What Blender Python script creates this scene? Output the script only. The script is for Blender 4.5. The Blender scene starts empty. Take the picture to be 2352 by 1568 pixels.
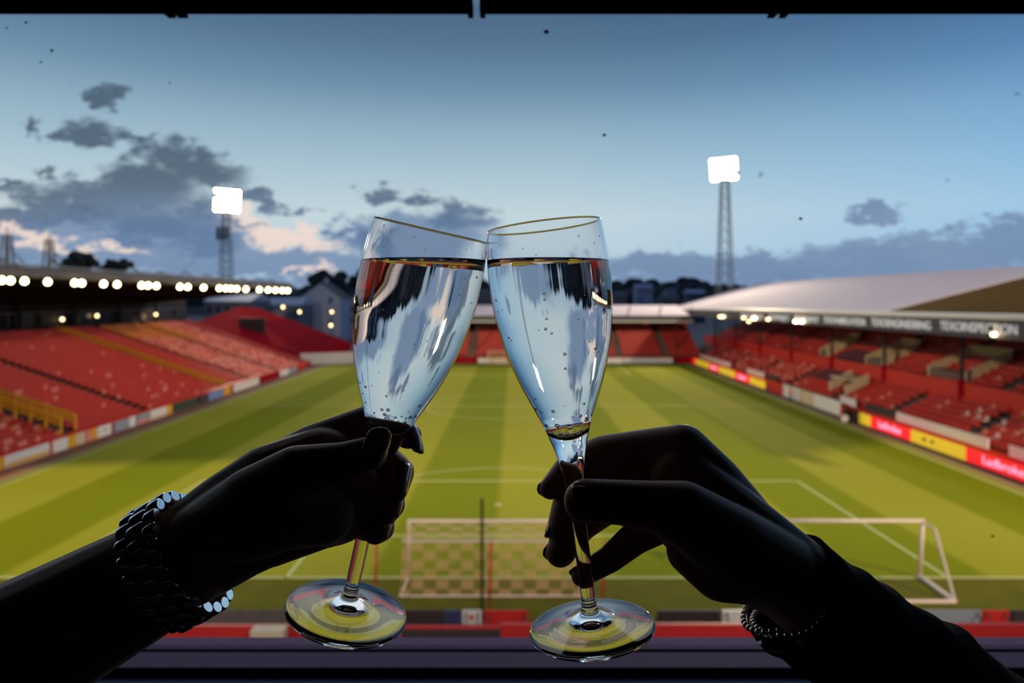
import bpy, bmesh, math, random
from mathutils import Vector, Matrix
random.seed(7)
S = bpy.context.scene
COL = S.collection
FPX = 1610.0; VX = 1178.0; HY = 686.0; CAMZ = 12.35

# ------------------------------------------------------------------ camera
cd = bpy.data.cameras.new('camera'); cam = bpy.data.objects.new('camera', cd); COL.objects.link(cam)
cam.location = (0, 0, CAMZ); cam.rotation_euler = (math.pi/2, 0, 0)
cd.sensor_width = 36; cd.lens = FPX/2352*36
cd.shift_x = -(VX-1176)/2352; cd.shift_y = -(784-HY)/2352
cd.clip_start = 0.02; cd.clip_end = 3000
cd.dof.use_dof = True; cd.dof.focus_distance = 0.365; cd.dof.aperture_fstop = 8.8
S.camera = cam
S.view_settings.view_transform = 'Standard'; S.view_settings.look = 'None'
S.view_settings.gamma = 1; S.view_settings.use_curve_mapping = False
S.view_settings.exposure = 0.06

def P(px, py, Y): return Vector(((px-VX)*Y/FPX, Y, CAMZ-(py-HY)*Y/FPX))
def YX(px, X): return X*FPX/(px-VX)
def lin(r, g, b):
    f = lambda c: (c/255/12.92) if c/255 <= .04045 else ((c/255+.055)/1.055)**2.4
    return (f(r), f(g), f(b), 1)

# ------------------------------------------------------------------ sky
W = bpy.data.worlds.new('dusk_sky'); S.world = W; W.use_nodes = True
nt = W.node_tree; nt.nodes.clear()
def N(t, **k):
    n = nt.nodes.new(t)
    for a, b in k.items(): setattr(n, a, b)
    return n
def L(a, b): nt.links.new(a, b)
def M(op, a, b=None, c=None, clamp=False):
    n = N('ShaderNodeMath', operation=op); n.use_clamp = clamp
    for i, v in enumerate((a, b, c)):
        if v is None: continue
        if isinstance(v, (int, float)): n.inputs[i].default_value = v
        else: L(v, n.inputs[i])
    return n.outputs[0]
def MIXC(f, a, b, blend='MIX'):
    n = N('ShaderNodeMix', data_type='RGBA', blend_type=blend)
    for i, v in ((0, f), (6, a), (7, b)):
        if isinstance(v, (int, float)): n.inputs[i].default_value = v
        elif isinstance(v, tuple): n.inputs[i].default_value = v
        else: L(v, n.inputs[i])
    return n.outputs[2]
def sstep(v, a, b):
    n = N('ShaderNodeMapRange', interpolation_type='SMOOTHSTEP'); L(v, n.inputs[0]); n.inputs[1].default_value = a; n.inputs[2].default_value = b
    return n.outputs[0]
tc = N('ShaderNodeTexCoord'); sx = N('ShaderNodeSeparateXYZ'); L(tc.outputs['Generated'], sx.inputs[0])
x_, y_, z_ = sx.outputs
yc = M('MAXIMUM', y_, 0.08)
px_ = M('MULTIPLY_ADD', M('DIVIDE', x_, yc), FPX, VX)
py_ = M('MULTIPLY_ADD', M('DIVIDE', z_, yc), -FPX, HY)
ramp = N('ShaderNodeValToRGB'); L(z_, ramp.inputs[0]); cr = ramp.color_ramp
stops = [(0, (132,162,192)), (.03, (162,188,211)), (.07, (190,210,220)), (.115, (196,213,220)), (.17, (173,199,212)), (.23, (146,177,196)),
         (.285, (111,145,171)), (.34, (86,118,146)), (.385, (75,103,132)), (.43, (150,176,198)), (.49, (222,232,240)), (.62, (235,240,246)), (.75, (110,140,180)), (1, (50,80,130))]
while len(cr.elements) < len(stops): cr.elements.new(.5)
for e, (p, c) in zip(cr.elements, stops): e.position = p; e.color = lin(*c)
sky = MIXC(sstep(y_, .0, .3), (.075, .13, .25, 1), ramp.outputs[0])
bl = N('ShaderNodeMapRange'); L(px_, bl.inputs[0]); bl.inputs[1].default_value = 1250; bl.inputs[2].default_value = 2700
sky = MIXC(bl.outputs[0], sky, MIXC(1.0, sky, (.52, .82, 1.12, 1), 'MULTIPLY'))
cv = N('ShaderNodeCombineXYZ'); L(M('MULTIPLY', px_, .0085), cv.inputs[0]); L(M('MULTIPLY', py_, .018), cv.inputs[1])
n1 = N('ShaderNodeTexNoise'); L(cv.outputs[0], n1.inputs['Vector']); n1.inputs['Scale'].default_value = 1.0
n1.inputs['Detail'].default_value = 7; n1.inputs['Roughness'].default_value = .58
n3 = N('ShaderNodeTexNoise'); L(cv.outputs[0], n3.inputs['Vector']); n3.inputs['Scale'].default_value = 3.1; n3.inputs['Detail'].default_value = 6; n3.inputs['Roughness'].default_value = .62
n1f = M('MULTIPLY_ADD', n3.outputs[0], .45, M('MULTIPLY', n1.outputs[0], .8)); n1f = M('SUBTRACT', n1f, .125)
cv2 = N('ShaderNodeCombineXYZ'); L(M('MULTIPLY', px_, .003), cv2.inputs[0]); L(M('MULTIPLY', py_, .009), cv2.inputs[1]); cv2.inputs[2].default_value = 7.3
n2 = N('ShaderNodeTexNoise'); L(cv2.outputs[0], n2.inputs['Vector']); n2.inputs['Scale'].default_value = 1.0; n2.inputs['Detail'].default_value = 4
n2f = n2.outputs[0]
def chan(n, k):
    q = N('ShaderNodeSeparateColor'); L(n.outputs[1], q.inputs[0]); return M('SUBTRACT', q.outputs[k], .5)
qx_ = M('ADD', px_, M('ADD', M('MULTIPLY', chan(n1, 0), 190), M('MULTIPLY', chan(n3, 0), 110)))
qy_ = M('ADD', py_, M('ADD', M('MULTIPLY', chan(n1, 1), 130), M('MULTIPLY', chan(n3, 1), 80)))
def field(ells, amp):
    cur = None
    for cx, cy, rx, ry, sl in ells:
        dx = M('SUBTRACT', qx_, cx)
        dy = M('SUBTRACT', M('SUBTRACT', qy_, cy), M('MULTIPLY', dx, sl))
        a = M('POWER', M('ABSOLUTE', M('DIVIDE', dx, rx)), 2); b = M('POWER', M('ABSOLUTE', M('DIVIDE', dy, ry)), 2)
        e = M('SUBTRACT', 1.0, M('ADD', a, b))
        e = M('MAXIMUM', e, -1.5)
        cur = e if cur is None else M('SMOOTH_MAX', cur, e, .25)
    return M('ADD', cur, M('MULTIPLY', M('SUBTRACT', n1f, .5), amp))
front = sstep(y_, .1, .25)
# low haze bank of lighter cloud, dark clouds and peach gaps
f0 = sstep(field([(250,560,420,75,.02),(620,610,350,50,.02),(950,560,190,75,0),(1650,625,420,42,-.02),(2150,590,420,62,-.08),(2330,545,150,60,-.1),(2010,492,75,20,-.05)], 1.6), -.3, .6)
sky = MIXC(M('MULTIPLY', f0, M('MULTIPLY', front, .92)), sky, MIXC(n2f, lin(92,120,158), lin(138,160,190)))
f2 = sstep(field([(650,540,150,32,.22),(60,535,110,20,.18),(150,562,90,14,.1),(275,565,80,13,.22),(700,628,70,12,-.1),(560,500,60,40,.2),(25,500,60,9,.05)], 1.5), -.2, .9)
sky = MIXC(M('MULTIPLY', f2, M('MULTIPLY', front, .9)), sky, MIXC(n2f, lin(255,212,190), lin(226,226,222)))
f1 = sstep(field([(250,460,240,62,.02),(440,372,140,52,.25),(330,420,160,50,0),(50,492,150,34,0),(370,510,190,52,0),(200,312,85,32,.12),(310,325,40,18,.1),
                  (240,228,46,24,.3),(75,292,24,13,0),(590,445,70,17,.25),(560,508,60,11,.1),(470,560,90,30,0),(680,478,50,8,.1),(880,452,46,20,-.05),(972,464,50,11,.05),(1065,505,88,34,.05),(840,545,60,26,0),(100,390,30,10,.1),(40,418,40,14,-.1)], 1.8), -.3, .75)
sky = MIXC(M('MULTIPLY', f1, M('MULTIPLY', front, .9)), sky, MIXC(sstep(M('MULTIPLY_ADD', M('SUBTRACT', n2f, .5), 160, py_), 380, 570), lin(74,92,112), lin(100,126,162)))
gnd = sstep(z_, -.02, -.001)
sky = MIXC(gnd, (.02, .025, .02, 1), sky)
bg = N('ShaderNodeBackground'); L(sky, bg.inputs[0]); bg.inputs[1].default_value = 1.0
ow = N('ShaderNodeOutputWorld'); L(bg.outputs[0], ow.inputs[0])

# ------------------------------------------------------------------ floodlighting (the lamps of the four corner masts)
MAST_R = Vector((49.9, 165, 0)); MAST_L = Vector((-77.7, 190, 0))
def flood(name, loc, target, energy, col=(1, .80, .52), ang=95):
    l = bpy.data.lights.new(name, 'SPOT'); o = bpy.data.objects.new(name, l); COL.objects.link(o)
    l.energy = energy; l.color = col; l.spot_size = math.radians(ang); l.spot_blend = .7; l.shadow_soft_size = 2.0
    o.location = loc; o.rotation_euler = (Vector(target)-Vector(loc)).to_track_quat('-Z', 'Y').to_euler()
flood('floodlight_beam', (48.5, 160, 42), (-4, 88, 0), 150000)
flood('floodlight_beam', (-75.5, 184, 38), (0, 88, 0), 70000)
flood('floodlight_beam', (70, -14, 40), (-10, 128, 0), 345000, ang=66)
flood('floodlight_beam', (-70, -14, 40), (10, 128, 0), 345000, ang=66)

# unseen spots added to brighten the red parapet, below the window
for x in (-14, 0, 14): flood('parapet_fill', (x, 8, 10.4), (x, 21, 2.6), 2600, col=(1, .85, .65), ang=100)

# ------------------------------------------------------------------ materials
def mat(name, c, rough=.6, metal=0, var=.12, scale=3.0, bump=0, emit=0, spec=.5, coat=0):
    m = bpy.data.materials.new(name); m.use_nodes = True; t = m.node_tree; b = t.nodes['Principled BSDF']
    b.inputs['Roughness'].default_value = rough; b.inputs['Metallic'].default_value = metal
    b.inputs['Specular IOR Level'].default_value = spec; b.inputs['Coat Weight'].default_value = coat
    co = t.nodes.new('ShaderNodeTexCoord'); nz = t.nodes.new('ShaderNodeTexNoise'); nz.inputs['Scale'].default_value = scale; nz.inputs['Detail'].default_value = 4
    t.links.new(co.outputs['Object'], nz.inputs['Vector'])
    mx = t.nodes.new('ShaderNodeMix'); mx.data_type = 'RGBA'
    mx.inputs[6].default_value = tuple(min(1, v*(1-var)) for v in c[:3])+(1,); mx.inputs[7].default_value = tuple(min(1, v*(1+var)) for v in c[:3])+(1,)
    t.links.new(nz.outputs[0], mx.inputs[0]); t.links.new(mx.outputs[2], b.inputs['Base Color'])
    if bump:
        bp = t.nodes.new('ShaderNodeBump'); bp.inputs['Strength'].default_value = bump; bp.inputs['Distance'].default_value = .001
        t.links.new(nz.outputs[0], bp.inputs['Height']); t.links.new(bp.outputs[0], b.inputs['Normal'])
    if emit:
        b.inputs['Emission Strength'].default_value = emit; t.links.new(mx.outputs[2], b.inputs['Emission Color'])
    return m
MT = {}
def A(name, *a, **k): MT[name] = mat(name, *a, **k); return MT[name]
A('red_seat', lin(190,50,42), .45, var=.2, scale=.6); A('pink_seat', lin(222,130,112), .6, var=.2); A('white_seat', lin(225,190,180), .6)
A('yellow_seat', lin(205,120,40), .5, var=.2, scale=.6); A('purple_seat', lin(95,45,60), .5)
A('concrete', lin(112,92,86), .9, var=.25, scale=.8); A('dark_concrete', lin(60,50,46), .9, var=.2)
A('red_paint', lin(200,40,30), .45); A('deep_red', lin(150,18,34), .95, spec=.02, var=.15, scale=.5); A('yellow_paint', lin(222,160,20), .5)
A('white_paint', lin(225,220,215), .4, var=.04); A('cream_paint', lin(205,185,150), .6); A('dark_steel', lin(48,44,44), .6, var=.2); A('grey_steel', lin(105,115,120), .5)
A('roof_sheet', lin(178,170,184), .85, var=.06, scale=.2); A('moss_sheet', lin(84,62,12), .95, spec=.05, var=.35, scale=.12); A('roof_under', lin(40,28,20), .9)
A('sign_grey', lin(72,66,74), .6); A('sign_white', lin(225,225,230), .5, emit=.35); A('track', lin(122,72,48), .9, var=.12, scale=.5); A('dark_track', lin(78,58,44), .9, var=.15)
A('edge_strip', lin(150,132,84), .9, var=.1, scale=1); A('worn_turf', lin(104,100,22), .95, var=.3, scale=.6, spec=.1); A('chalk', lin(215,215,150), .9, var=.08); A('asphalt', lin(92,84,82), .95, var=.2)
A('black', lin(8,8,9), .6); A('blue_board', lin(110,135,190), .5); A('navy_board', lin(55,60,110), .5); A('green_board', lin(30,60,40), .5); A('dark_board', lin(52,40,40), .6); A('grey_board', lin(140,150,160), .5)
A('led_red', lin(255,40,45), .4, emit=.65, var=.02); A('led_yellow', lin(240,200,50), .4, emit=.45, var=.03); A('led_pink', lin(255,190,235), .4, emit=.9, var=.02)
A('lamp_glow', (1, .72, .36, 1), .4, emit=18, var=.01); A('flood_glow', (1, .98, .9, 1), .4, emit=30, var=.01); A('dim_glow', (1, .75, .4, 1), .4, emit=5, var=.01)
A('stone', lin(128,140,165), .9, var=.1, scale=.3); A('slate', lin(52,60,74), .9); A('house_dark', lin(70,80,98), .9); A('glass_dark', lin(30,36,46), .2)
A('tree', lin(26,36,40), 1, var=.5, scale=.2); A('hill', lin(34,44,56), 1, var=.4, scale=.03); A('goal_white', lin(236,214,196), .4, var=.04)
A('skin', lin(150,98,76), .55, var=.12, scale=60, bump=.25, spec=.35)
MT['skin'].node_tree.nodes['Principled BSDF'].inputs['Sheen Weight'].default_value = .35; A('nail', lin(140,85,80), .15, var=.03, coat=1.0); A('sleeve_cloth', lin(16,16,20), .95, var=.4, scale=300, bump=.6, spec=.1)
A('polished_steel', lin(215,220,225), .07, 1, var=.03); A('silver', lin(215,215,220), .18, 1, var=.03); A('sill_purple', lin(106,82,108), .8, var=.05, spec=.12); A('sill_blue', lin(70,80,98), .6, var=.05, spec=.25); A('frame_black', lin(3,3,3), .9, spec=.0)
A('room_dark', lin(58,44,36), .9); A('carpet', lin(62,44,38), 1, scale=40); A('orange_cloth', lin(235,90,30), .8); A('skin_far', lin(190,140,120), .7); A('trouser', lin(20,22,30), .9); A('bird', lin(70,78,92), .9)
def glassmat(name, ior, col=(1,1,1,1)):
    m = bpy.data.materials.new(name); m.use_nodes = True; t = m.node_tree; t.nodes.clear()
    g = t.nodes.new('ShaderNodeBsdfGlass'); g.inputs['IOR'].default_value = ior; g.inputs['Roughness'].default_value = 0; g.inputs['Color'].default_value = col
    o = t.nodes.new('ShaderNodeOutputMaterial'); t.links.new(g.outputs[0], o.inputs[0]); MT[name] = m; return m
glassmat('crystal', 1.5); glassmat('wine', 1.34, (.985, .975, .955, 1)); glassmat('bubble', 1/1.34); glassmat('droplet', 1.33)
def pane_mat():
    m = bpy.data.materials.new('window_glass'); m.use_nodes = True; t = m.node_tree; t.nodes.clear()
    tr = t.nodes.new('ShaderNodeBsdfTransparent'); gl = t.nodes.new('ShaderNodeBsdfGlossy'); gl.inputs['Roughness'].default_value = 0
    fr = t.nodes.new('ShaderNodeFresnel'); fr.inputs[0].default_value = 1.5; mx = t.nodes.new('ShaderNodeMixShader'); o = t.nodes.new('ShaderNodeOutputMaterial')
    t.links.new(fr.outputs[0], mx.inputs[0]); t.links.new(tr.outputs[0], mx.inputs[1]); t.links.new(gl.outputs[0], mx.inputs[2]); t.links.new(mx.outputs[0], o.inputs[0]); MT['pane'] = m
pane_mat()
def net_mat():
    m = bpy.data.materials.new('goal_net'); m.use_nodes = True; t = m.node_tree; b = t.nodes['Principled BSDF']
    co = t.nodes.new('ShaderNodeTexCoord'); ck = t.nodes.new('ShaderNodeTexChecker'); ck.inputs['Scale'].default_value = 1.0
    mp = t.nodes.new('ShaderNodeMapping'); mp.inputs['Scale'].default_value = (1/.52, 1/.52, 1/.4)
    mp.inputs['Location'].default_value = (.13, .31, .21)
    t.links.new(co.outputs['Object'], mp.inputs[0]); t.links.new(mp.outputs[0], ck.inputs[0])
    mr = t.nodes.new('ShaderNodeMapRange'); t.links.new(ck.outputs[1], mr.inputs[0]); mr.inputs[3].default_value = .1; mr.inputs[4].default_value = .5
    t.links.new(mr.outputs[0], b.inputs['Alpha']); b.inputs['Base Color'].default_value = lin(225,185,130); b.inputs['Roughness'].default_value = 1; MT['net'] = m
net_mat()
def grass_mat():
    m = bpy.data.materials.new('mown_grass'); m.use_nodes = True; t = m.node_tree; b = t.nodes['Principled BSDF']; b.inputs['Roughness'].default_value = .95; b.inputs['Specular IOR Level'].default_value = .1
    co = t.nodes.new('ShaderNodeTexCoord'); s = t.nodes.new('ShaderNodeSeparateXYZ'); t.links.new(co.outputs['Object'], s.inputs[0])
    def mm(op, a, bb=None):
        n = t.nodes.new('ShaderNodeMath'); n.operation = op
        for i, v in enumerate((a, bb)):
            if v is None: continue
            if isinstance(v, (int, float)): n.inputs[i].default_value = v
            else: t.links.new(v, n.inputs[i])
        return n.outputs[0]
    st = mm('SINE', mm('MULTIPLY', mm('ADD', s.outputs[0], .875), math.pi/5.5))
    st = mm('MULTIPLY_ADD', st, 4.0); n = st.node; n.inputs[2].default_value = .5; n.use_clamp = True
    nz = t.nodes.new('ShaderNodeTexNoise'); nz.inputs['Scale'].default_value = .12; nz.inputs['Detail'].default_value = 6; t.links.new(co.outputs['Object'], nz.inputs[0])
    def mix(f, a, c):
        x = t.nodes.new('ShaderNodeMix'); x.data_type = 'RGBA'
        for i, v in ((0, f), (6, a), (7, c)):
            if isinstance(v, (tuple, float)): x.inputs[i].default_value = v
            else: t.links.new(v, x.inputs[i])
        return x.outputs[2]
    a = mix(nz.outputs[0], lin(122,130,2), lin(132,138,14)); c = mix(nz.outputs[0], lin(150,150,22), lin(162,160,52))
    t.links.new(mix(st, a, c), b.inputs['Base Color']); MT['grass'] = m
grass_mat()

# ------------------------------------------------------------------ helpers
def tag(o, label=None, cat=None, group=None, kind=None):
    if label: o['label'] = label
    if cat: o['category'] = cat
    if group: o['group'] = group
    if kind: o['kind'] = kind
    return o
def empty(name, loc=(0,0,0)):
    o = bpy.data.objects.new(name, None); o.location = loc; COL.objects.link(o); return o
def link(name, me, parent=None):
    o = bpy.data.objects.new(name, me); COL.objects.link(o)
    if parent is not None:
        o.parent = parent; o.matrix_parent_inverse = Matrix.Translation(-Vector(parent.location)) if parent.type == 'EMPTY' else Matrix.Identity(4)
    return o
class MB:
    def __init__(s): s.v = []; s.f = []; s.mi = []; s.mats = []
    def slot(s, m):
        if m not in s.mats: s.mats.append(m)
        return s.mats.index(m)
    def add(s, vs, fs, m):
        k = len(s.v); s.v += [tuple(v) for v in vs]; i = s.slot(m)
        for f in fs: s.f.append(tuple(j+k for j in f)); s.mi.append(i)
        return s
    def box(s, x0, x1, y0, y1, z0, z1, m):
        return s.add([(x0,y0,z0),(x1,y0,z0),(x1,y1,z0),(x0,y1,z0),(x0,y0,z1),(x1,y0,z1),(x1,y1,z1),(x0,y1,z1)],
                     [(0,3,2,1),(4,5,6,7),(0,1,5,4),(1,2,6,5),(2,3,7,6),(3,0,4,7)], m)
    def tube(s, a, b, r, m, n=10, r2=None):
        a = Vector(a); b = Vector(b); d = (b-a).normalized(); u = d.orthogonal().normalized(); w = d.cross(u); r2 = r if r2 is None else r2
        vs = [a+(u*math.cos(2*math.pi*i/n)+w*math.sin(2*math.pi*i/n))*r for i in range(n)]+[b+(u*math.cos(2*math.pi*i/n)+w*math.sin(2*math.pi*i/n))*r2 for i in range(n)]
        return s.add(vs, [(i,(i+1)%n,n+(i+1)%n,n+i) for i in range(n)]+[tuple(range(n))[::-1], tuple(range(n,2*n))], m)
    def path(s, pts, r, m, n=8):
        for a, b in zip(pts, pts[1:]): s.tube(a, b, r, m, n)
        return s
    def prism(s, prof, y0, y1, m, axis='y'):   # prof = list of (x,z) closed polygon, extruded along y
        n = len(prof)
        if axis == 'y': vs = [(x,y0,z) for x,z in prof]+[(x,y1,z) for x,z in prof]
        else: vs = [(y0,x,z) for x,z in prof]+[(y1,x,z) for x,z in prof]
        return s.add(vs, [(i,(i+1)%n,n+(i+1)%n,n+i) for i in range(n)]+[tuple(range(n))[::-1], tuple(range(n,2*n))], m)
    def ball(s, c, r, m, sc=(1,1,1), seg=10, rings=6):
        vs = []; fs = []
        for j in range(rings+1):
            th = math.pi*j/rings
            for i in range(seg):
                ph = 2*math.pi*i/seg
                vs.append((c[0]+r*sc[0]*math.sin(th)*math.cos(ph), c[1]+r*sc[1]*math.sin(th)*math.sin(ph), c[2]+r*sc[2]*math.cos(th)))
        for j in range(rings):
            for i in range(seg): fs.append((j*seg+i, (j+1)*seg+i, (j+1)*seg+(i+1)%seg, j*seg+(i+1)%seg))
        return s.add(vs, fs, m)
    def build(s, name, parent=None, smooth=False, fix=True):
        me = bpy.data.meshes.new(name); me.from_pydata(s.v, [], s.f)
        for m in s.mats: me.materials.append(MT[m])
        me.polygons.foreach_set('material_index', s.mi)
        if fix and len(s.v) < 60000:
            bm = bmesh.new(); bm.from_mesh(me); bmesh.ops.remove_doubles(bm, verts=bm.verts, dist=1e-7) if smooth else None
            bmesh.ops.recalc_face_normals(bm, faces=bm.faces); bm.to_mesh(me); bm.free()
        if smooth: me.polygons.foreach_set('use_smooth', [True]*len(me.polygons))
        return link(name, me, parent)
def text(s, size, m, parent, center, rot, name='lettering', ext=.02, wide=None):
    c = bpy.data.curves.new(name, 'FONT'); c.body = s; c.size = size; c.extrude = ext; c.align_x = 'CENTER'; c.align_y = 'CENTER'
    o = bpy.data.objects.new(name, c); COL.objects.link(o)
    dg = bpy.context.evaluated_depsgraph_get(); dg.update()
    me = bpy.data.meshes.new_from_object(o.evaluated_get(dg)); bpy.data.objects.remove(o)
    xs = [v.co.x for v in me.vertices]; w = max(xs)-min(xs)
    k = (wide/w) if wide else 1
    mt = Matrix.Translation(center) @ rot.to_4x4() @ Matrix.Diagonal((k,1,1,1))
    me.transform(mt); me.materials.clear(); me.materials.append(MT[m])
    return link(name, me, parent)

# ------------------------------------------------------------------ ground, pitch, lines (setting)
CX = -.875; GY = 31.07; FY = 131.2; TL = CX-33; TR = CX+33
MB().box(-400, 400, 2, 900, -1.2, -.06, 'asphalt').build('ground').__setitem__('kind', 'structure')
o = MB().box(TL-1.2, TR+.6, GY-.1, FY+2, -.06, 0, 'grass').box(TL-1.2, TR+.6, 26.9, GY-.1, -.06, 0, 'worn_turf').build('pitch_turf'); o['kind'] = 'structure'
o = MB().box(-37.2, TL-1.2, 20, 142, -.06, .0, 'track').box(TR+1.4, 36, 20, 150, -.06, .0, 'dark_track').build('running_track'); o['kind'] = 'structure'
o = MB().box(TL-1.2, TL-.5, 26.9, FY+2, 0, .012, 'edge_strip').box(TR+.6, TR+1.4, 26.9, FY+2, -.06, .012, 'edge_strip').build('pitch_border'); o['kind'] = 'structure'
b = MB(); lw = .06
def ln(x0, x1, y0, y1): b.box(min(x0,x1)-lw, max(x0,x1)+lw, min(y0,y1)-lw, max(y0,y1)+lw, 0, .008, 'chalk')
def arc(cx, cy, r, a0, a1, n=60):
    for i in range(n):
        t0 = a0+(a1-a0)*i/n; t1 = a0+(a1-a0)*(i+1)/n
        vs = [(cx+q*math.cos(t), cy+q*math.sin(t), .008) for t in (t0, t1) for q in (r-lw, r+lw)]
        b.add(vs, [(0,1,3,2)], 'chalk')
ln(TL, TR, GY, GY); ln(TL, TR, FY, FY); ln(TL, TL, GY, FY); ln(TR, TR, GY, FY); mid = (GY+FY)/2; ln(TL, TR, mid, mid)
arc(CX, mid, 9.15, 0, 2*math.pi)
for g, s in ((GY, 1), (FY, -1)):
    for hw, dp in ((20.16, 16.5), (9.16, 5.5)):
        ln(CX-hw, CX-hw, g, g+s*dp); ln(CX+hw, CX+hw, g, g+s*dp); ln(CX-hw, CX+hw, g+s*dp, g+s*dp)
    arc(CX, g+s*11, .16, 0, 2*math.pi, 12); a = math.acos(5.5/9.15)
    arc(CX, g+s*11, 9.15, s*math.pi/2-a, s*math.pi/2+a, 30)
o = b.build('pitch_markings', fix=False); o['kind'] = 'structure'

# ------------------------------------------------------------------ goals
def main_goal(cx, y, s, name, label):
    t = empty(name, (cx, y, 0)); tag(t, label, 'goal')
    for sx_ in (-1, 1): MB().tube((cx+sx_*3.72, y, 0), (cx+sx_*3.72, y, 2.5), .07, 'goal_white').build('post', t, True)
    MB().tube((cx-3.79, y, 2.5), (cx+3.79, y, 2.5), .07, 'goal_white').build('crossbar', t, True)
    f = MB()
    for sx_ in (-1, 1): f.path([(cx+sx_*3.72, y, .03), (cx+sx_*3.8, y-s*2.0, .03)], .05, 'goal_white')
    f.path([(cx-3.8, y-s*2, .03), (cx+3.8, y-s*2, .03)], .04, 'goal_white'); f.build('base_frame', t)
    n = MB(); yb = y-s*2.0
    n.add([(cx-3.72,y,2.48),(cx+3.72,y,2.48),(cx+3.72,yb,2.3),(cx-3.72,yb,2.3),(cx-3.8,yb,.05),(cx+3.8,yb,.05),(cx-3.72,y,0.02),(cx+3.72,y,.02)],
          [(0,1,2,3),(3,2,5,4),(0,3,4,6),(1,2,5,7)], 'net'); n.build('net', t, fix=False)
    MB().tube((cx-3.72, yb, 2.3), (cx+3.72, yb, 2.3), .035, 'goal_white').build('net_rope', t)
    return t
main_goal(CX, GY, 1, 'goal', 'white football goal with chequered net on the near goal line')
main_goal(CX, FY, -1, 'goal', 'small distant white goal at the far end of the pitch')
for x in (-5.55, -.93, 3.62):
    tag(MB().tube((x, 28.2, 0), (x+.05, 28.3, 2.55), .05, 'red_paint').build('net_pole', smooth=True),
        {-5.55: 'red net pole standing left of the near goal', -.93: 'red net pole behind the middle of the near goal', 3.62: 'red net pole behind the right end of the near goal'}[x], 'pole', 'red poles behind the near goal')
tag(MB().tube((-1.19, 27, 0), (-1.19, 27, 4.65), .055, 'black').box(-1.3, -1.08, 26.9, 27.1, 0, .25, 'black').build('slim_pole'), 'tall slim black pole standing behind the near goal', 'pole')
# portable practice goal
gx1 = 18.04; gx0 = gx1-7.32
t = empty('practice_goal', (14.4, 31.1, 0)); tag(t, 'free-standing white practice goal without netting, right of the near goal', 'goal')
for x in (gx0, gx1):
    MB().tube((x, 31.1, .06), (x+(.14 if x == gx1 else -.14)*1.0, 31.1, 2.5), .085, 'goal_white').build('post', t, True)
    MB().path([(x, 31.1, .07), (x-.1, 28.45, .07)], .1, 'goal_white').build('side_base', t)
    MB().path([(x+.1, 31.1, 2.47), (x+.14, 30.2, 2.43), (x-.08, 28.5, .1)], .055, 'goal_white').build('back_stay', t)
MB().tube((gx0-.2, 31.1, 2.5), (gx1+.2, 31.1, 2.5), .08, 'goal_white').build('crossbar', t, True)
MB().tube((gx0-.1, 28.45, .07), (gx1-.1, 28.45, .07), .08, 'goal_white').build('rear_base', t, True)

# ------------------------------------------------------------------ boards behind the near goal and the red parapet
for p0, p1, m, lb in ((400,692,'asphalt','grey board standing for the path left of the wrist, behind the near goal line'),(700,790,'dark_board','dark board just right of the left glass foot'),(925,1020,'dark_board','dark board back below the left post of the near goal'),(1022,1060,'navy_board','blue board back beside a white one below the near goal'),  # the asphalt upright is a stand-in for the grey path
        (1062,1106,'white_paint','small white board back with a red spot below the near goal'),(1112,1212,'red_paint','dark red board back right of the slim black pole'),(1510,1655,'dark_board','black board back right of the right glass foot'),
        (1660,1735,'white_paint','pale board back beside the dark sleeve cuff'),(2120,2254,'grey_board','pale grey board back at the lower right, beside a red one'),(2258,2318,'red_paint','dark red board back at the lower right edge'),(2322,2480,'dark_board','dark board back cut by the lower right edge')):
    Y = 26.6; x0 = (p0-VX)*Y/FPX; x1 = (p1-VX)*Y/FPX
    q = MB().box(x0, x1, Y, Y+.08, 0, .52, m)
    o = q.build('advert_board'); tag(o, lb, 'advertising board', 'advertising boards behind the near goal')
    for xx in (x0+.15, x1-.15): MB().path([(xx, Y-.35, 0.03), (xx, Y, .45)], .03, 'dark_steel', 6).build('stay', o)
    if p0 == 1062: MB().add([(x0+.35+.1*math.cos(i*math.pi/6), Y-.01, .27+.1*math.sin(i*math.pi/6)) for i in range(12)], [tuple(range(12))], 'red_paint').build('emblem', o)
tb = empty('parapet_wall', (0, 20, 0)); tb['kind'] = 'structure'
def pp(p0, p1, m, z, zb=0, y=20, name='panel'): MB().box((p0-VX)*y/FPX, (p1-VX)*y/FPX, y, y+.12, zb, z, m).build(name, tb)
pp(-200, 920, 'red_paint', 3.02); pp(920, 1150, 'dark_concrete', 2.9); pp(1150, 2600, 'red_paint', 3.06)
MB().tube(P(920,1440,19.95), P(1150,1440,19.95), .06, 'red_paint').build('rail', tb)
t = MB().box((580-VX)*19.7/FPX, (655-VX)*19.7/FPX, 19.5, 19.9, 2.74, 3.1, 'cream_paint').build('crate'); tag(t, 'tan box on the red parapet left of the left glass foot', 'box')
MB().box((586-VX)*19.7/FPX, (649-VX)*19.7/FPX, 19.48, 19.5, 2.86, 2.92, 'dark_board').build('strap', t)

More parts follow.
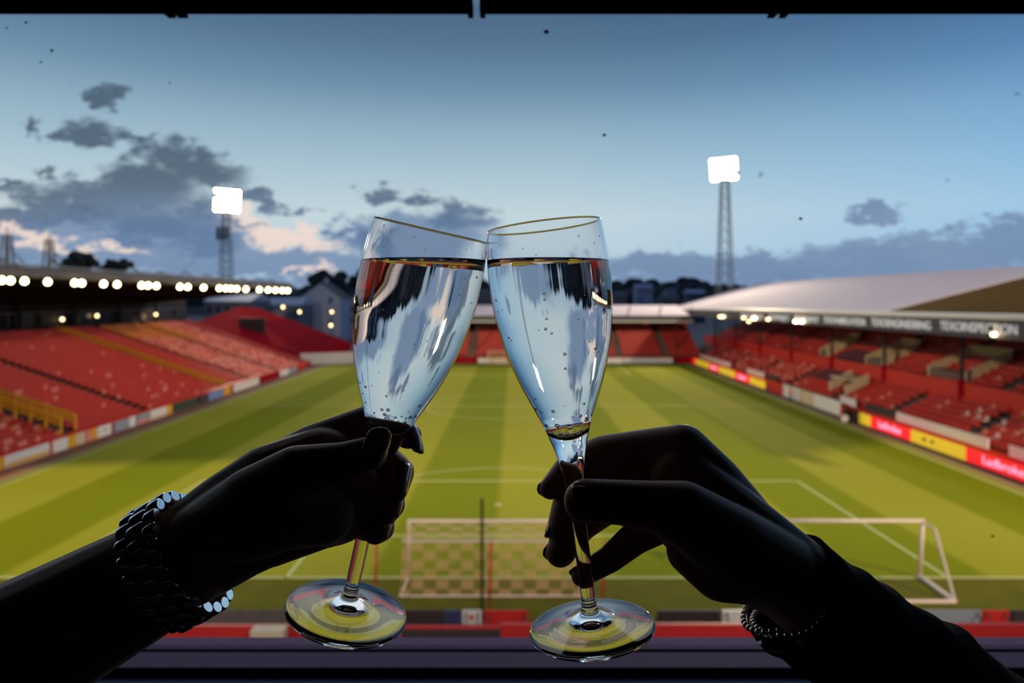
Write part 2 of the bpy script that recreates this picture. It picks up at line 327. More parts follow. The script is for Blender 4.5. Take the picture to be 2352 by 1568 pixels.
# ------------------------------------------------------------------ stands: terraces + seats
SEATS = []      # (x, y, z, facing (dx,dy), material)
def seat_mesh(mb, x, y, z, d, m):
    # tip-up seat: back shell and folded pan; d = direction it faces
    dx, dy = d; w = .21
    if dx: 
        s = dx; mb.box(min(x-s*.05, x), max(x-s*.05, x), y-w, y+w, z+.32, z+.8, m); mb.box(min(x+s*.02, x+s*.4), max(x+s*.02, x+s*.4), y-w, y+w, z+.38, z+.44, m)
    else:
        s = dy; mb.box(x-w, x+w, min(y-s*.05, y), max(y-s*.05, y), z+.32, z+.8, m); mb.box(x-w, x+w, min(y+s*.02, y+s*.4), max(y+s*.02, y+s*.4), z+.38, z+.44, m)
def terrace(name, parent, x0, z0, nrow, depth, rise, y0, y1, sgn, m='concrete'):
    prof = [(x0, 0)]
    for i in range(nrow):
        prof += [(x0+sgn*i*depth, z0+i*rise), (x0+sgn*(i+1)*depth, z0+i*rise)]
    prof += [(x0+sgn*nrow*depth, 0)]
    return MB().prism(prof, y0, y1, m).build(name, parent)
# --- left stand
LS = empty('left_stand', (-49, 95, 0)); tag(LS, 'long left stand with red seats under a dark roof lined with bright lamps', 'grandstand')
terrace('terrace', LS, -37.8, .45, 30, .77, .26, 30, 130, -1)
aisL = [60.3, 72.5, 92.3, 101, 113, 126]
for r in range(29):
    x = -37.8-(r+.62)*.77; z = .45+r*.26; y = 42.0
    while y < 129.5:
        y += .5
        if any(abs(y-a) < (.75 if a not in (60.3,) else 1.1) for a in aisL): continue
        m = 'red_seat'; u = random.random()
        if 101 < y < 126:
            top = r > 22-(y-101)*.25
            if top and y < 118: m = 'yellow_seat'
            elif u < .55+.02*(10-r)*.5: m = 'pink_seat'
            elif u < .7: m = 'white_seat' if r < 9 else 'pink_seat'
        elif y < 92 and u < .02+.03*(r < 9): m = 'pink_seat'
        elif y < 60 and r < 6 and u < .2: m = 'yellow_seat' if u < .08 else 'pink_seat'
        SEATS.append((x, y, z, (1, 0), m))
def rail_slope(parent, y, x0, z0, x1, z1, m, name='handrail', h=.95, n=8, r=.045, mids=(.5,)):
    q = MB(); q.tube((x0,y,z0+h), (x1,y,z1+h), r, m, 6)
    for mm_ in mids: q.tube((x0,y,z0+h*mm_), (x1,y,z1+h*mm_), r*.8, m, 6)
    for i in range(n+1):
        k = i/n; q.tube((x0+(x1-x0)*k, y, z0+(z1-z0)*k), (x0+(x1-x0)*k, y, z0+(z1-z0)*k+h), r, m, 6)
    return q.build(name, parent)
for y in (91.7, 92.9): rail_slope(LS, y, -38.2, .5, -60.5, 8.0, 'yellow_paint', r=.09, n=16)
for y in (59.4, 61.3): rail_slope(LS, y, -38.3, .9, -50, 4.7, 'yellow_paint', h=1.3, r=.13, n=9, mids=(.55,.78))
MB().box(-50, -39, 59.5, 61.2, .5, .95, 'dark_concrete').build('stair_pit', LS)
for y in (72.5, 101, 113): 
    q = MB()
    for i in range(29): q.box(-37.9-i*.77-.35, -37.9-i*.77, y-.6, y+.6, .45+i*.26-.1, .45+i*.26+.13, 'dark_concrete')
    q.build('aisle_steps', LS)
MB().box(-37.75, -37.45, 30, 130, 0, 1.0, 'red_paint').build('front_wall', LS)
# back wall with hospitality boxes
MB().box(-61.6, -61.1, 30, 131, 0, 12.1, 'dark_concrete').build('rear_wall', LS)
k = 0
for y in range(36, 130, 6):
    f = MB().box(-61.1, -60.95, y+.5, y+5.2, 8.7, 10.5, random.choice(['glass_dark','asphalt','dark_steel'])).build('box_window', LS)
    if k % 3 == 1: MB().box(-60.94, -60.9, y+1.2, y+2.4, 8.9, 9.9, 'cream_paint').build('blind', f)
    k += 1
for y in range(42, 130, 11): MB().box(-60.7, -60.3, y-.2, y+.2, 8, 12.3, 'dark_steel').build('column', LS)
MB().box(-60.9, -60.6, 30, 130, 10.5, 10.7, 'grey_steel').build('balcony_rail', LS)
for pxx, yy in ((223,725),(358,722),(143,733)):
    Y = YX(pxx, -60.4); p = P(pxx, yy, Y); MB().ball(p, .22, 'dim_glow').build('box_lamp', LS, True)
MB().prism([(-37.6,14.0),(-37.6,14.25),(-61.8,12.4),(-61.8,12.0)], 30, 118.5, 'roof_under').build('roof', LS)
q = MB()
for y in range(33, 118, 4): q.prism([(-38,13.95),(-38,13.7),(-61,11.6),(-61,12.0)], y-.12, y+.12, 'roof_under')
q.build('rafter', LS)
fas = MB().box(-37.7, -37.4, 30, 118.6, 14.0, 14.85, 'sign_grey').build('fascia', LS)
q = MB()
for y in range(36, 118, 6): q.tube((-37.9, y, 14.8), (-39.5, y, 15.4+.3*(y % 4 == 0)), .09, 'dark_steel', 6).tube((-39.5, y, 15.4), (-41.5, y, 14.2), .07, 'dark_steel', 6)
q.tube((-37.6,30,14.98), (-37.6,118.6,14.98), .07, 'grey_steel', 6); q.build('roof_truss', LS)
MB().box(-37.2, -37.12, 30, 118.6, 14.1, 14.6, 'sign_grey').build('sign_strip', fas)
for pxx, top in ((16, 537), (113, 548)):
    Y = YX(pxx, -45); base = P(pxx, 604, Y); tp = P(pxx, top, Y)
    q = MB()
    for dx, dy in ((-.3,-.3),(.3,-.3),(.3,.3),(-.3,.3)): q.tube(base+Vector((dx*1.5,dy*1.5,-1.2)), tp+Vector((dx*.7,dy*.7,0)), .07, 'dark_steel', 6)
    for i in range(6):
        zz = base.z+(tp.z-base.z)*i/6; q.box(base.x-.33, base.x+.33, Y-.33, Y+.33, zz, zz+.08, 'dark_steel')
    q.tube(tp, tp+Vector((0,0,.6)), .05, 'dark_steel', 6); q.tube(base+Vector((1.5,0,0)), base+Vector((.2,0,1.4)), .05, 'dark_steel', 6)
    q.build('roof_mast', LS)
# roof-edge lamps
ORD = ['leftmost','second','third','fourth','fifth','sixth','seventh','eighth','ninth','tenth','eleventh','twelfth','thirteenth','fourteenth','fifteenth','sixteenth','seventeenth','eighteenth','nineteenth','twentieth','twenty-first','twenty-second','twenty-third','rightmost']
lampsL = [5,25,57,110,172,188,238,269,325,340,359,413,431,467,503,518,530,543,564,595,615,632,648,660]
for i, pxx in enumerate(lampsL):
    Y = YX(pxx, -37.1); t = empty('roof_lamp', (-37.1, Y, 13.75)); tag(t, (ORD[i]+(' lamp' if i in (0,23) else ' lamp from the left')+' in the glowing row under the left stand roof edge'), 'lamp', 'lamps under the left stand roof edge')
    MB().tube((-37.35,Y,13.8), (-37.1,Y-.12,13.72), .22, 'dark_steel', 14, .27).build('housing', t)
    MB().ball((-37.02,Y-.16,13.70), .26+.0016*(Y-50), 'lamp_glow', (1,.6,.9)).build('lens', t, True)
    MB().tube((-37.4,Y,13.8), (-37.5,Y,14.1), .04, 'dark_steel', 6).build('bracket', t)
# far-left corner block of covered red terracing
CB = empty('corner_terrace', (-45, 138, 0)); tag(CB, 'steep plain dark red terrace bank closing the far left corner', 'grandstand')
P1 = P(445,742,131); P2 = P(548,704,150); P3 = P(806,786,137); P4 = P(702,818,131.5); P2b = P(590,706,150)
q = MB(); top = [P1, P2, P2b, P3, P4]; bot = [Vector((p.x, p.y+(0 if i in (0, 4) else .5), -.1)) for i, p in enumerate(top)]
q.add(top+bot, [(0,1,2,3,4)]+[(i,(i+1)%5,5+(i+1)%5,5+i) for i in range(5)]+[(9,8,7,6,5)], 'deep_red'); q.build('terrace', CB)
MB().box(P(520,735,131).x, P(580,735,131).x, 137, 138, 5, 8.6, 'dark_board').build('opening', CB)
q = MB(); a = P(690,812,131.2); c = P(812,808,134)
q.add([a, c, Vector((c.x,c.y,0)), Vector((a.x,a.y,0)), a+Vector((0,.3,0)), c+Vector((0,.3,0)), Vector((c.x,c.y+.3,0)), Vector((a.x,a.y+.3,0))], [(0,1,2,3),(7,6,5,4),(0,4,5,1),(1,5,6,2),(2,6,7,3),(3,7,4,0)], 'white_paint'); q.build('white_wall', CB)

# --- right stand
RS = empty('right_stand', (44, 100, 0)); tag(RS, 'right stand with red seats, lettered fascia and pale sloping roof', 'grandstand')
terrace('lower_terrace', RS, 36.4, .75, 6, .78, .37, 40, 150, 1)
terrace('upper_terrace', RS, 41.2, 3.9, 15, .8, .40, 40, 150, 1)
MB().box(41.0, 41.25, 40, 150, 2.9, 4.7, 'red_paint').build('tier_wall', RS)
MB().box(36.1, 36.35, 40, 150, 0, .95, 'red_paint').build('front_wall', RS)
MB().box(53.3, 53.6, 40, 150, 0, 15.3, 'dark_concrete').build('rear_wall', RS)
aisR = [57, 68.5, 80, 93, 106, 119, 131]
def purple(y, r): return 80.8 < y < 92 and r > 2
for r in range(6):
    x = 36.4+(r+.62)*.78; z = .75+r*.37; y = 41.0
    while y < 138:
        y += .5
        if any(abs(y-a) < .6 for a in aisR): continue
        u = random.random(); m = 'red_seat'
        if purple(y, r): m = 'purple_seat'
        elif u < (.16 if y < 62 else .04): m = 'pink_seat' if u < .08 else 'white_seat'
        elif y > 93 and u < .25: m = 'pink_seat'
        SEATS.append((x, y, z, (-1, 0), m))
for r in range(14):
    x = 41.2+(r+.65)*.8; z = 3.9+r*.4; y = 41.0
    while y < 145:
        y += .5
        if any(abs(y-a-3) < .6 for a in aisR): continue
        u = random.random(); SEATS.append((x, y, z, (-1, 0), 'purple_seat' if (83 < y < 92 and r < 4) else 'pink_seat' if u < .04 else 'red_seat'))
for y in aisR:
    q = MB()
    for i in range(6): q.box(36.5+i*.78, 36.5+i*.78+.4, y-.5, y+.5, .7+i*.37, .75+i*.37+.18, 'dark_concrete')
    for i in range(14): q.box(41.4+i*.8, 41.4+i*.8+.4, y+2.5, y+3.5, 3.9+i*.4, 3.9+i*.4+.2, 'dark_concrete')
    q.build('aisle_steps', RS)
# columns
for y in (51, 64, 77.3, 90, 103, 116, 129, 142):
    c = MB().box(40.85, 41.1, y-.13, y+.13, 3, 11, 'dark_steel').build('column', RS)
    MB().box(40.75, 41.2, y-.22, y+.22, 2.6, 5.0, 'deep_red').build('column_base', c)
# stair openings with cream parapets
for y0, y1 in ((64.8, 71), (79.5, 83.5), (93.5, 96)):
    q = MB(); q.prism([(42,4.2),(42,5.6),(46.5,7.6),(46.5,6.2)], y0, y0+.3, 'cream_paint'); q.prism([(42,4.2),(42,5.6),(46.5,7.6),(46.5,6.2)], y1-.3, y1, 'cream_paint'); q.box(46.2, 46.5, y0, y1, 5.8, 7.7, 'cream_paint')
    q.box(42, 46.4, y0+.3, y1-.3, 4.2, 5.4, 'concrete'); q.build('stair_parapet', RS)
q = MB(); q.prism([(37.2,1.6),(37.2,2.6),(39.8,4.0),(39.8,2.9)], 78.3, 78.6, 'cream_paint'); q.prism([(37.2,1.6),(37.2,2.6),(39.8,4.0),(39.8,2.9)], 82.2, 82.5, 'cream_paint'); q.box(37.2, 39.8, 78.6, 82.2, 3.2, 3.4, 'cream_paint'); q.build('tunnel_canopy', RS)
# roof
def eav(y): return 11.2-(y-48)*.0075
def roofpart(name, y0, y1, m, dz=0):
    q = MB(); vs = []
    for y in (y0, y1):
        e = eav(y)+dz; vs += [(34.7,y,e), (53.6,y,15.8+dz), (53.6,y,15.5+dz), (34.7,y,e-.25)]
    q.add(vs, [(0,1,5,4),(1,2,6,5),(2,3,7,6),(3,0,4,7),(3,2,1,0),(4,5,6,7)], m); q.build(name, RS)
roofpart('roof', 66.5, 153, 'roof_sheet'); roofpart('mossy_roof', 36, 66.5, 'moss_sheet', -.12)
q = MB()
for y in range(68, 153, 3): q.add([(34.8,y,eav(y)+.02),(53.5,y,15.82),(53.5,y+.08,15.82),(34.8,y+.08,eav(y)+.02),(34.8,y+.04,eav(y)+.07),(53.5,y+.04,15.87)], [(0,1,5,4),(4,5,2,3)], 'roof_sheet')
q.build('roof_seam', RS)
q = MB(); vs = []
for y in (36, 153): e = eav(y); vs += [(34.45,y,e+.02),(34.75,y,e+.1),(34.75,y,e-.3),(34.45,y,e-.3)]
q.add(vs, [(0,1,5,4),(1,2,6,5),(2,3,7,6),(3,0,4,7),(3,2,1,0),(4,5,6,7)], 'white_paint'); q.build('gutter', RS)
q = MB(); vs = []
for y in (36, 153): e = eav(y)-.3; vs += [(34.6,y,e),(34.8,y,e),(34.8,y,e-1.45+(y-36)*.003),(34.6,y,e-1.45+(y-36)*.003)]
q.add(vs, [(0,1,5,4),(1,2,6,5),(2,3,7,6),(3,0,4,7),(3,2,1,0),(4,5,6,7)], 'sign_grey'); fas = q.build('fascia', RS)
RZ = Matrix(((0,0,-1),(-1,0,0),(0,1,0)))   # text facing -X, reading towards the camera end
for p0, p1, s in ((2158,2335,'TEXOINSPECTION'),(2000,2136,'TEXOENGINEERING'),(1890,1986,'TEXOFABRICATION'),(1822,1880,'TEXOSURVEY'),(1765,1812,'TEXOPROJECT'),(1700,1752,'TEXOGROUP')):
    ya = YX(p0, 34.5); yb = YX(p1, 34.5); yc_ = (ya+yb)/2
    text(s, 1.0, 'sign_white', fas, Vector((34.56, yc_, eav(yc_)-1.0)), RZ, wide=abs(ya-yb))
# lamps under the right roof
RL = {1841:'right one of the paired bright lamps on the right stand fascia',1828:'left one of the paired bright lamps on the right stand fascia',1764:'small warm lamp just left of the paired bright fascia lamps',1732:'bright lamp of the middle trio on the right stand fascia',
      1720:'orange lower lamp of the middle trio on the right stand fascia',1708:'leftmost lamp of the middle trio on the right stand fascia',1661:'right one of the farthest two lamps on the right stand fascia',1654:'left one of the farthest two lamps on the right stand fascia'}
for pxx, pyy, r, g in ((2283,768,.17,'lamp_glow'),(1841,738,.25,'lamp_glow'),(1828,738,.25,'lamp_glow'),(1764,733,.25,'dim_glow'),(1732,731,.28,'lamp_glow'),(1720,738,.25,'dim_glow'),(1708,730,.25,'dim_glow'),(1661,727,.3,'dim_glow'),(1654,727,.3,'dim_glow')):
    Y = YX(pxx, 34.35); p = P(pxx, pyy, Y); t = empty('roof_lamp', p)
    tag(t, 'bright oval lamp hanging under the lettered fascia at the right edge' if pxx == 2283 else RL[pxx], 'lamp', 'lamps under the right stand roof')
    MB().ball(p, r, g, (1,1.3,.7)).build('lens', t, True); MB().tube(p, p+Vector((.3,0,.15)), .04, 'dark_steel', 6).build('bracket', t)
# --- far stand
FS = empty('far_stand', (8, 142, 0)); tag(FS, 'far end stand with red seats below a low pale roof', 'grandstand')
prof = [(135.2, 0)]
for i in range(14): prof += [(135.2+i*.8, 1.2+i*.38), (135.2+(i+1)*.8, 1.2+i*.38)]
prof += [(146.4, 0)]
MB().prism(prof, -28, 36.0, 'concrete', axis='x').build('terrace', FS)
MB().box(-28, 36.0, 134.9, 135.15, 0, 1.3, 'deep_red').build('front_wall', FS)
for r in range(14):
    y = 135.2+(r+.6)*.8; z = 1.2+r*.38; x = -28.0
    while x < 36:
        x += .5
        if any(abs(x-a) < .8 for a in (-18,-8,2,12,20.5,29.5)): continue
        SEATS.append((x, y, z, (0, -1), 'red_seat'))
MB().box(-28, 36.0, 146.4, 146.7, 0, 10, 'dark_concrete').build('rear_wall', FS)
MB().prism([(134.2,8.9),(134.2,9.2),(147.5,11.0),(147.5,10.7)], -29, 34.5, 'roof_sheet', axis='x').build('roof', FS)
fas = MB().box(-29, 34.5, 134.0, 134.2, 8.0, 9.1, 'sign_grey').build('fascia', FS)
MB().box(-29, 34.5, 133.93, 134.0, 7.9, 8.15, 'white_paint').build('white_edge', fas)
q = MB()
for x in range(-26, 36, 6): q.tube((x, 134.4, 9.1), (x+.7, 136, 10.9), .12, 'dark_steel', 6)
q.build('roof_strut', FS)
for x in (-20, -7, 6, 19, 32): MB().box(x-.12, x+.12, 137, 137.25, 0, 9, 'dark_steel').build('column', FS)
for pxx, yy in ((1483,741),(1562,741),(1575,745)):
    p = P(pxx, yy, 134.6); MB().ball(p, .3, 'orange_cloth').build('hanging_lamp', FS, True)

# seats: the 300 nearest in the frame are their own objects, the others one object
def inframe(s):
    px = VX+FPX*s[0]/s[1]; py = HY+FPX*(CAMZ-s[2]-.5)/s[1]; return -5 < px < 2357 and s[3][0] != 0
SEATS_in = [s for s in SEATS if -60 < VX+FPX*s[0]/s[1] < 2412]
near = sorted([s for s in SEATS_in if inframe(s)], key=lambda s: s[1])
chosen = set()
ln_ = [s for s in near if s[0] < 0][:150]; rn_ = [s for s in near if s[0] > 0 and s[0] < 41][:150]
cache = {}
for s in ln_+rn_:
    chosen.add(s[:3]); k = (s[3], s[4])
    if k not in cache:
        q = MB(); seat_mesh(q, 0, 0, 0, s[3], s[4]); d = s[3][0]
        q.box(min(-d*.05, d*.1), max(-d*.05, d*.1), -.02, .02, 0, .4, 'dark_steel'); o = q.build('stadium_seat'); cache[k] = o
    else:
        o = cache[k].copy(); COL.objects.link(o)
    o.location = s[:3]
    side = 'left' if s[0] < 0 else 'right'
    cn = {'red_seat': 'red', 'pink_seat': 'faded pink', 'white_seat': 'whitish', 'yellow_seat': 'yellow', 'purple_seat': 'purple'}[s[4]]
    rw = int(round((s[2]-(.45 if side == 'left' else .75))/(.26 if side == 'left' else .37)))
    rn = 'front' if rw == 0 else ORD[rw] if rw < 23 else 'upper'
    tag(o, f'{cn} plastic tip-up seat, {rn} row of the {side} stand, nearest stretch', 'seat', f'{cn} seats, {rn} row, near {side}')
q = MB()
for s in SEATS_in:
    if s[:3] not in chosen: seat_mesh(q, s[0], s[1], s[2], s[3], s[4])
o = q.build('seat_rows', fix=False); tag(o, 'rows upon rows of distant red, pink and yellow plastic seats filling the three stands', 'seats', kind='stuff')

# ------------------------------------------------------------------ advertising boards along the touchlines
def boardX(p0, p1, X, z0, z1, parts, label, group, name='advert_board'):
    y0, y1 = sorted((YX(p0, X), YX(p1, X))); s = 1 if X < 0 else -1
    q = MB(); q.box(min(X, X-s*.1), max(X, X-s*.1), y0, y1, z0, z1, parts[0]); o = q.build(name); tag(o, label, 'advertising board', group)
    if len(parts) > 1 and parts[1]:
        zz = z0+(z1-z0)*.35
        MB().box(min(X+s*.01, X), max(X+s*.01, X), y0+.1, y1-.1, z0+.05, zz, parts[1]).build('lower_stripe', o)
    q = MB()
    for yy in (y0+.2, y1-.2): q.tube((X-s*.1, yy, z0+.5*(z1-z0)), (X-s*.4, yy, max(z0-.02, 0)), .03, 'dark_steel', 6)
    q.build('stay', o)
    return o, y0, y1
GL = 'boards along the left touchline'
for p0, p1, ms, lb in ((-60,10,('yellow_paint',),'yellow board cut by the left edge of the photo, at the left touchline'),(14,114,('white_paint','yellow_paint'),'long white board with a yellow lower stripe, near the left edge'),(116,121,('red_paint',),'narrow red board between two white boards at the left touchline'),(122,156,('white_paint',),'square white board right of the long white and yellow one'),
    (158,174,('yellow_paint',),'small yellow board below the yellow stair rails'),(175,196,('cream_paint',),'cream board just right of the small yellow one'),(199,212,('pink_seat',),'small pink board left of the red-edged white one'),(213,223,('yellow_paint',),'slim yellow board before the red-edged white board'),
    (225,258,('white_paint',),'white board with a grey mark and red edge, left touchline'),(264,296,('grey_board',),'grey patterned board at the left touchline'),(298,312,('white_paint',),'small white board framed in red beside the grey one'),
    (316,345,('grey_board','pink_seat'),'pale grey board with a pinkish lower stripe'),(347,384,('white_paint','cream_paint'),'white board with a cream stripe below the dark aisle'),(386,396,('yellow_paint',),'orange-yellow square board beside the dark green board'),(399,455,('green_board',),'dark green board at the left touchline'),
    (460,476,('dark_board',),'dark board between the green and the blue boards'),(480,513,('blue_board',),'light blue board at the foot of the yellow railed aisle'),(515,530,('yellow_paint',),'orange board at the foot of the yellow railed aisle'),(537,595,('white_paint',),'bright white board right of the yellow railed aisle'),
    (600,640,('deep_red',),'dark red board beyond the bright white board'),(644,664,('white_paint',),'small white board far along the left touchline'),(666,682,('grey_board',),'small pale board near the far left corner')):
    o, y0, y1 = boardX(p0, p1, -36.8, 0, .95, ms, lb, GL)
    if p0 == 225: MB().box(-36.8, -36.78, y0+.9, y1-.9, .4, .6, 'grey_board').build('mark', o); MB().box(-36.79, -36.76, y1-.15, y1, 0, .95, 'red_paint').build('edge', o)
GR = 'lit boards along the right touchline'
c = lambda v: 1400+v/2.47
PW = 'perimeter'
for v0, v1, m, lb in ((470,488,'led_red','narrow red lit board at the far end of the right touchline'),(490,565,'led_yellow','farthest yellow lit board on the right touchline'),(566,620,'led_red','farthest pink-lettered red board on the right touchline'),(621,710,'led_yellow','yellow lit board between two red lettered ones, far right touchline'),(711,795,'led_red','second farthest red board with pink lettering, right touchline'),(796,880,'led_yellow','yellow lit board next to the orange-red barrier'),
    (890,980,'red_paint','orange-red barrier board beside the tunnel'),(985,1075,'white_paint','white banner left of the cream one by the tunnel'),(1076,1155,'cream_paint','cream banner in front of the tunnel'),(1158,1308,'white_paint','long white banner in front of the tunnel'),(1310,1345,'red_paint','red board behind the wheeled cart'),
    (1415,1480,'led_yellow','short yellow lit board just right of the wheeled cart'),(1481,1708,'led_red','red lit board with pink lettering between two yellow boards'),(1709,2020,'led_yellow','long yellow lit board with small dark marks'),(2021,2480,'led_red','nearest red lit board with pink lettering, cut by the right edge')):
    o, y0, y1 = boardX(c(v0), c(v1), 34.5, 0, 1.05 if v0 not in (985,1076,1158) else 1.5, (m,), lb, GR)
    if m == 'led_red' and v0 > 500:
        yc_ = (y0+y1)/2 if v0 != 2021 else YX(2305, 34.4)
        wd = min((y1-y0)*.55, 5.4) if v0 != 2021 else 4.6
        text('Ladbrokes', .85, 'led_pink', o, Vector((34.47, yc_, .55)), RZ, wide=wd, ext=.01)
    if v0 == 1709:
        for a_, b_ in ((.70,.76),(.55,.60)): MB().box(34.46, 34.5, y0+(y1-y0)*a_, y0+(y1-y0)*b_, .45, .7, 'dark_board').build('mark', o)
for v0, v1, m, lb in ((510,685,'white_paint','farthest white upper board on the right stand wall'),(780,875,'white_paint','short white upper board above the yellow lit board'),(890,950,'dark_board','small dark upper board above the orange-red barrier'),(1310,1395,'white_paint','white upper board above the wheeled cart'),
    (1455,1625,'dark_board','dark grey upper board at the foot of an aisle'),(1626,2145,'white_paint','long white upper board on the nearest right stand wall'),(2265,2500,'white_paint','white upper board cut by the right edge of the photo')):
    boardX(c(v0), c(v1), 36.0, .95, 1.75, (m,), lb, 'upper boards on the right stand wall')
for p0, p1, lb in ((1385,1431,'left white board in front of the far stand'),(1433,1545,'long white board in front of the far stand, near the right corner'),(1098,1165,'white board behind the distant goal')):
    o = MB().box((p0-VX)*133.6/FPX, (p1-VX)*133.6/FPX, 133.5, 133.6, 0, 1.1, 'white_paint').build('advert_board'); tag(o, lb, 'advertising board', 'boards before the far stand')
    MB().box((p0-VX)*133.6/FPX, (p1-VX)*133.6/FPX, 133.45, 133.5, .02, .2, 'grey_board').build('lower_stripe', o)

# people and cart by the right touchline
def figure(px, py_feet, X, jacket, label, h=1.75):
    Y = YX(px, X); t = Vector((X, Y, 0)); q = MB()
    for s in (-1, 1):
        q.tube(t+Vector((0,s*.1,.05)), t+Vector((0,s*.09,.48)), .06, 'trouser', 8, .075); q.tube(t+Vector((0,s*.09,.48)), t+Vector((0,s*.08,.9)), .075, 'trouser', 8, .1)
        q.ball(t+Vector((-.06,s*.1,.05)), .07, 'trouser', (1.8,.8,.7))
        q.tube(t+Vector((0,s*.2,1.42)), t+Vector((-.02,s*.27,1.12)), .06, jacket, 8, .05); q.tube(t+Vector((-.02,s*.27,1.12)), t+Vector((-.1,s*.24,.86)), .05, jacket, 8, .04)
        q.ball(t+Vector((-.11,s*.24,.82)), .045, 'skin_far')
    q.ball(t+Vector((0,0,1.18)), .2, jacket, (.7,1.05,1.7)); q.tube(t+Vector((0,0,1.42)), t+Vector((0,0,1.56)), .06, 'skin_far', 8)
    q.ball(t+Vector((0,0,1.65)), .105, 'skin_far', (1,.85,1.15)); q.ball(t+Vector((.02,0,1.69)), .11, 'trouser', (1,.9,1.0)); q.ball(t+Vector((-.11,0,1.64)), .02, 'skin_far')
    o = q.build('person', smooth=True); tag(o, label, 'person')
    return o
figure(1816, 925, 33.6, 'orange_cloth', 'distant person in an orange top standing by the white banner')
figure(1969, 975, 34.0, 'trouser', 'distant person in dark clothing beside the wheeled cart')
Y = YX(1946, 33.6); t = empty('wheeled_cart', (33.6, Y, 0)); tag(t, 'small dark wheeled cart with a round white disc, right touchline', 'cart')
MB().box(33.3, 34.0, Y-.35, Y+.35, .35, 1.25, 'black').build('body', t); MB().tube((33.28,Y-.36,.42), (33.1,Y-.5,.42), .36, 'white_paint', 20).build('disc', t)
for s in (-1, 1): MB().tube((33.6,Y+s*.38,.2), (33.6,Y+s*.46,.2), .2, 'black', 14).build('wheel', t)
MB().path([(34.0,Y-.3,1.2),(34.3,Y-.3,1.35),(34.3,Y+.3,1.35),(34.0,Y+.3,1.2)], .03, 'dark_steel').build('handle', t)

# ------------------------------------------------------------------ floodlight masts
def mast(base, ztop, w, h, label, tilt, gap):
    t = empty('floodlight_mast', base); tag(t, label, 'floodlight', 'corner floodlights')
    q = MB(); x, y = base.x, base.y; zt = ztop-h
    def leg(dx, dy): return (Vector((x+dx*2.0, y+dy*2.0, 0)), Vector((x+dx*.75, y+dy*.75, zt+.6)))
    legs = [leg(*d) for d in ((-1,-1),(1,-1),(1,1),(-1,1))]
    for a_, b_ in legs: q.tube(a_, b_, .16, 'grey_steel', 6)
    n = 16
    for i in range(n):
        k0 = i/n; k1 = (i+1)/n
        for j in range(4):
            a0, b0 = legs[j]; a1, b1 = legs[(j+1) % 4]
            q.tube(a0.lerp(b0, k0), a1.lerp(b1, k1), .05, 'grey_steel', 5); q.tube(a0.lerp(b0, k1), a1.lerp(b1, k1), .05, 'grey_steel', 5)
    q.build('lattice', t, fix=False)
    d = (Vector((0,80,0))-Vector((x,y,ztop))); d.z *= .6; d.normalize(); u = Vector((0,0,1)).cross(d).normalized(); v = d.cross(u)
    c0 = Vector((x,y,ztop-h/2))+d*.8
    q = MB(); nx, nz = 6, 5
    q.path([c0-u*w/2-v*h/2, c0+u*w/2-v*h/2, c0+u*w/2+v*h/2, c0-u*w/2+v*h/2, c0-u*w/2-v*h/2], .12, 'dark_steel', 6)
    for j in range(nz): q.tube(c0-u*w/2+v*((j+.5)/nz-.5)*h, c0+u*w/2+v*((j+.5)/nz-.5)*h, .08, 'dark_steel', 6)
    q.build('lamp_frame', t, fix=False)
    for j in range(nz):
        for i in range(nx):
            if (i, j) == gap: continue
            c = c0+u*((i+.5)/nx-.5)*w+v*((j+.5)/nz-.5)*h+d*.3
            MB().tube(c-d*.25, c, .3, 'dark_steel', 12, .52).add([c+d*.02+(u*math.cos(k*math.pi/6)+v*math.sin(k*math.pi/6))*.53 for k in range(12)], [tuple(range(12))], 'flood_glow').build('lamp', t, fix=False)
    MB().box(x-1.1, x+1.1, y-.9, y+.9, zt-.2, zt, 'dark_steel').build('platform', t)
    return t
mast(MAST_R, P(1665,362,165).z, 6.2, 5.2, 'lattice floodlight mast with glowing lamp panel behind the right stand', 0, (5,1))
ml = mast(MAST_L, P(520,434,190).z, 6.8, 6.2, 'lattice floodlight mast with glowing lamp panel above the left stand', 0, (0,3))
q = MB(); 
for dx in (-1.6, -.4, .9): q.box(MAST_L.x+dx-.35, MAST_L.x+dx+.35, 188.2, 188.8, P(0,552,190).z, P(0,522,190).z, 'dark_steel')
q.build('antenna', ml)

# ------------------------------------------------------------------ city beyond
def gable(px0, px1, yt, yb, Y, m, label, dep=12, roof='slate', wins=()):
    a = P(px0, yb, Y); b_ = P(px1, yt, Y); x0, x1, zt = a.x, b_.x, b_.z; z0 = -.1; ze = zt-(x1-x0)*.35
    t = empty('house', ((x0+x1)/2, Y, 0)); tag(t, label, 'building')
    MB().prism([(x0,z0),(x1,z0),(x1,ze),((x0+x1)/2,zt),(x0,ze)], Y, Y+dep, m).build('wall', t)
    q = MB(); xm = (x0+x1)/2
    for s, xe in ((-1,x0-.3),(1,x1+.3)): q.add([(xm,Y-.2,zt+.25),(xe,Y-.2,ze),(xe,Y+dep+.2,ze),(xm,Y+dep+.2,zt+.25),(xm,Y-.2,zt),(xe,Y-.2,ze-.25),(xe,Y+dep+.2,ze-.25),(xm,Y+dep+.2,zt)], [(0,1,2,3),(7,6,5,4),(0,4,5,1),(1,5,6,2),(2,6,7,3)], roof)
    q.build('roof', t); MB().box(xm-.6, xm+.6, Y+dep*.5, Y+dep*.5+1, zt-.5, zt+1.6, m).build('chimney', t)
    for i, (u, v) in enumerate(wins):
        wx = x0+(x1-x0)*u; wz = ze*v+(1-v)*(ze-9); MB().box(wx-.5, wx+.5, Y-.06, Y, wz-.8, wz+.8, 'glass_dark').build('window', t)
    return t
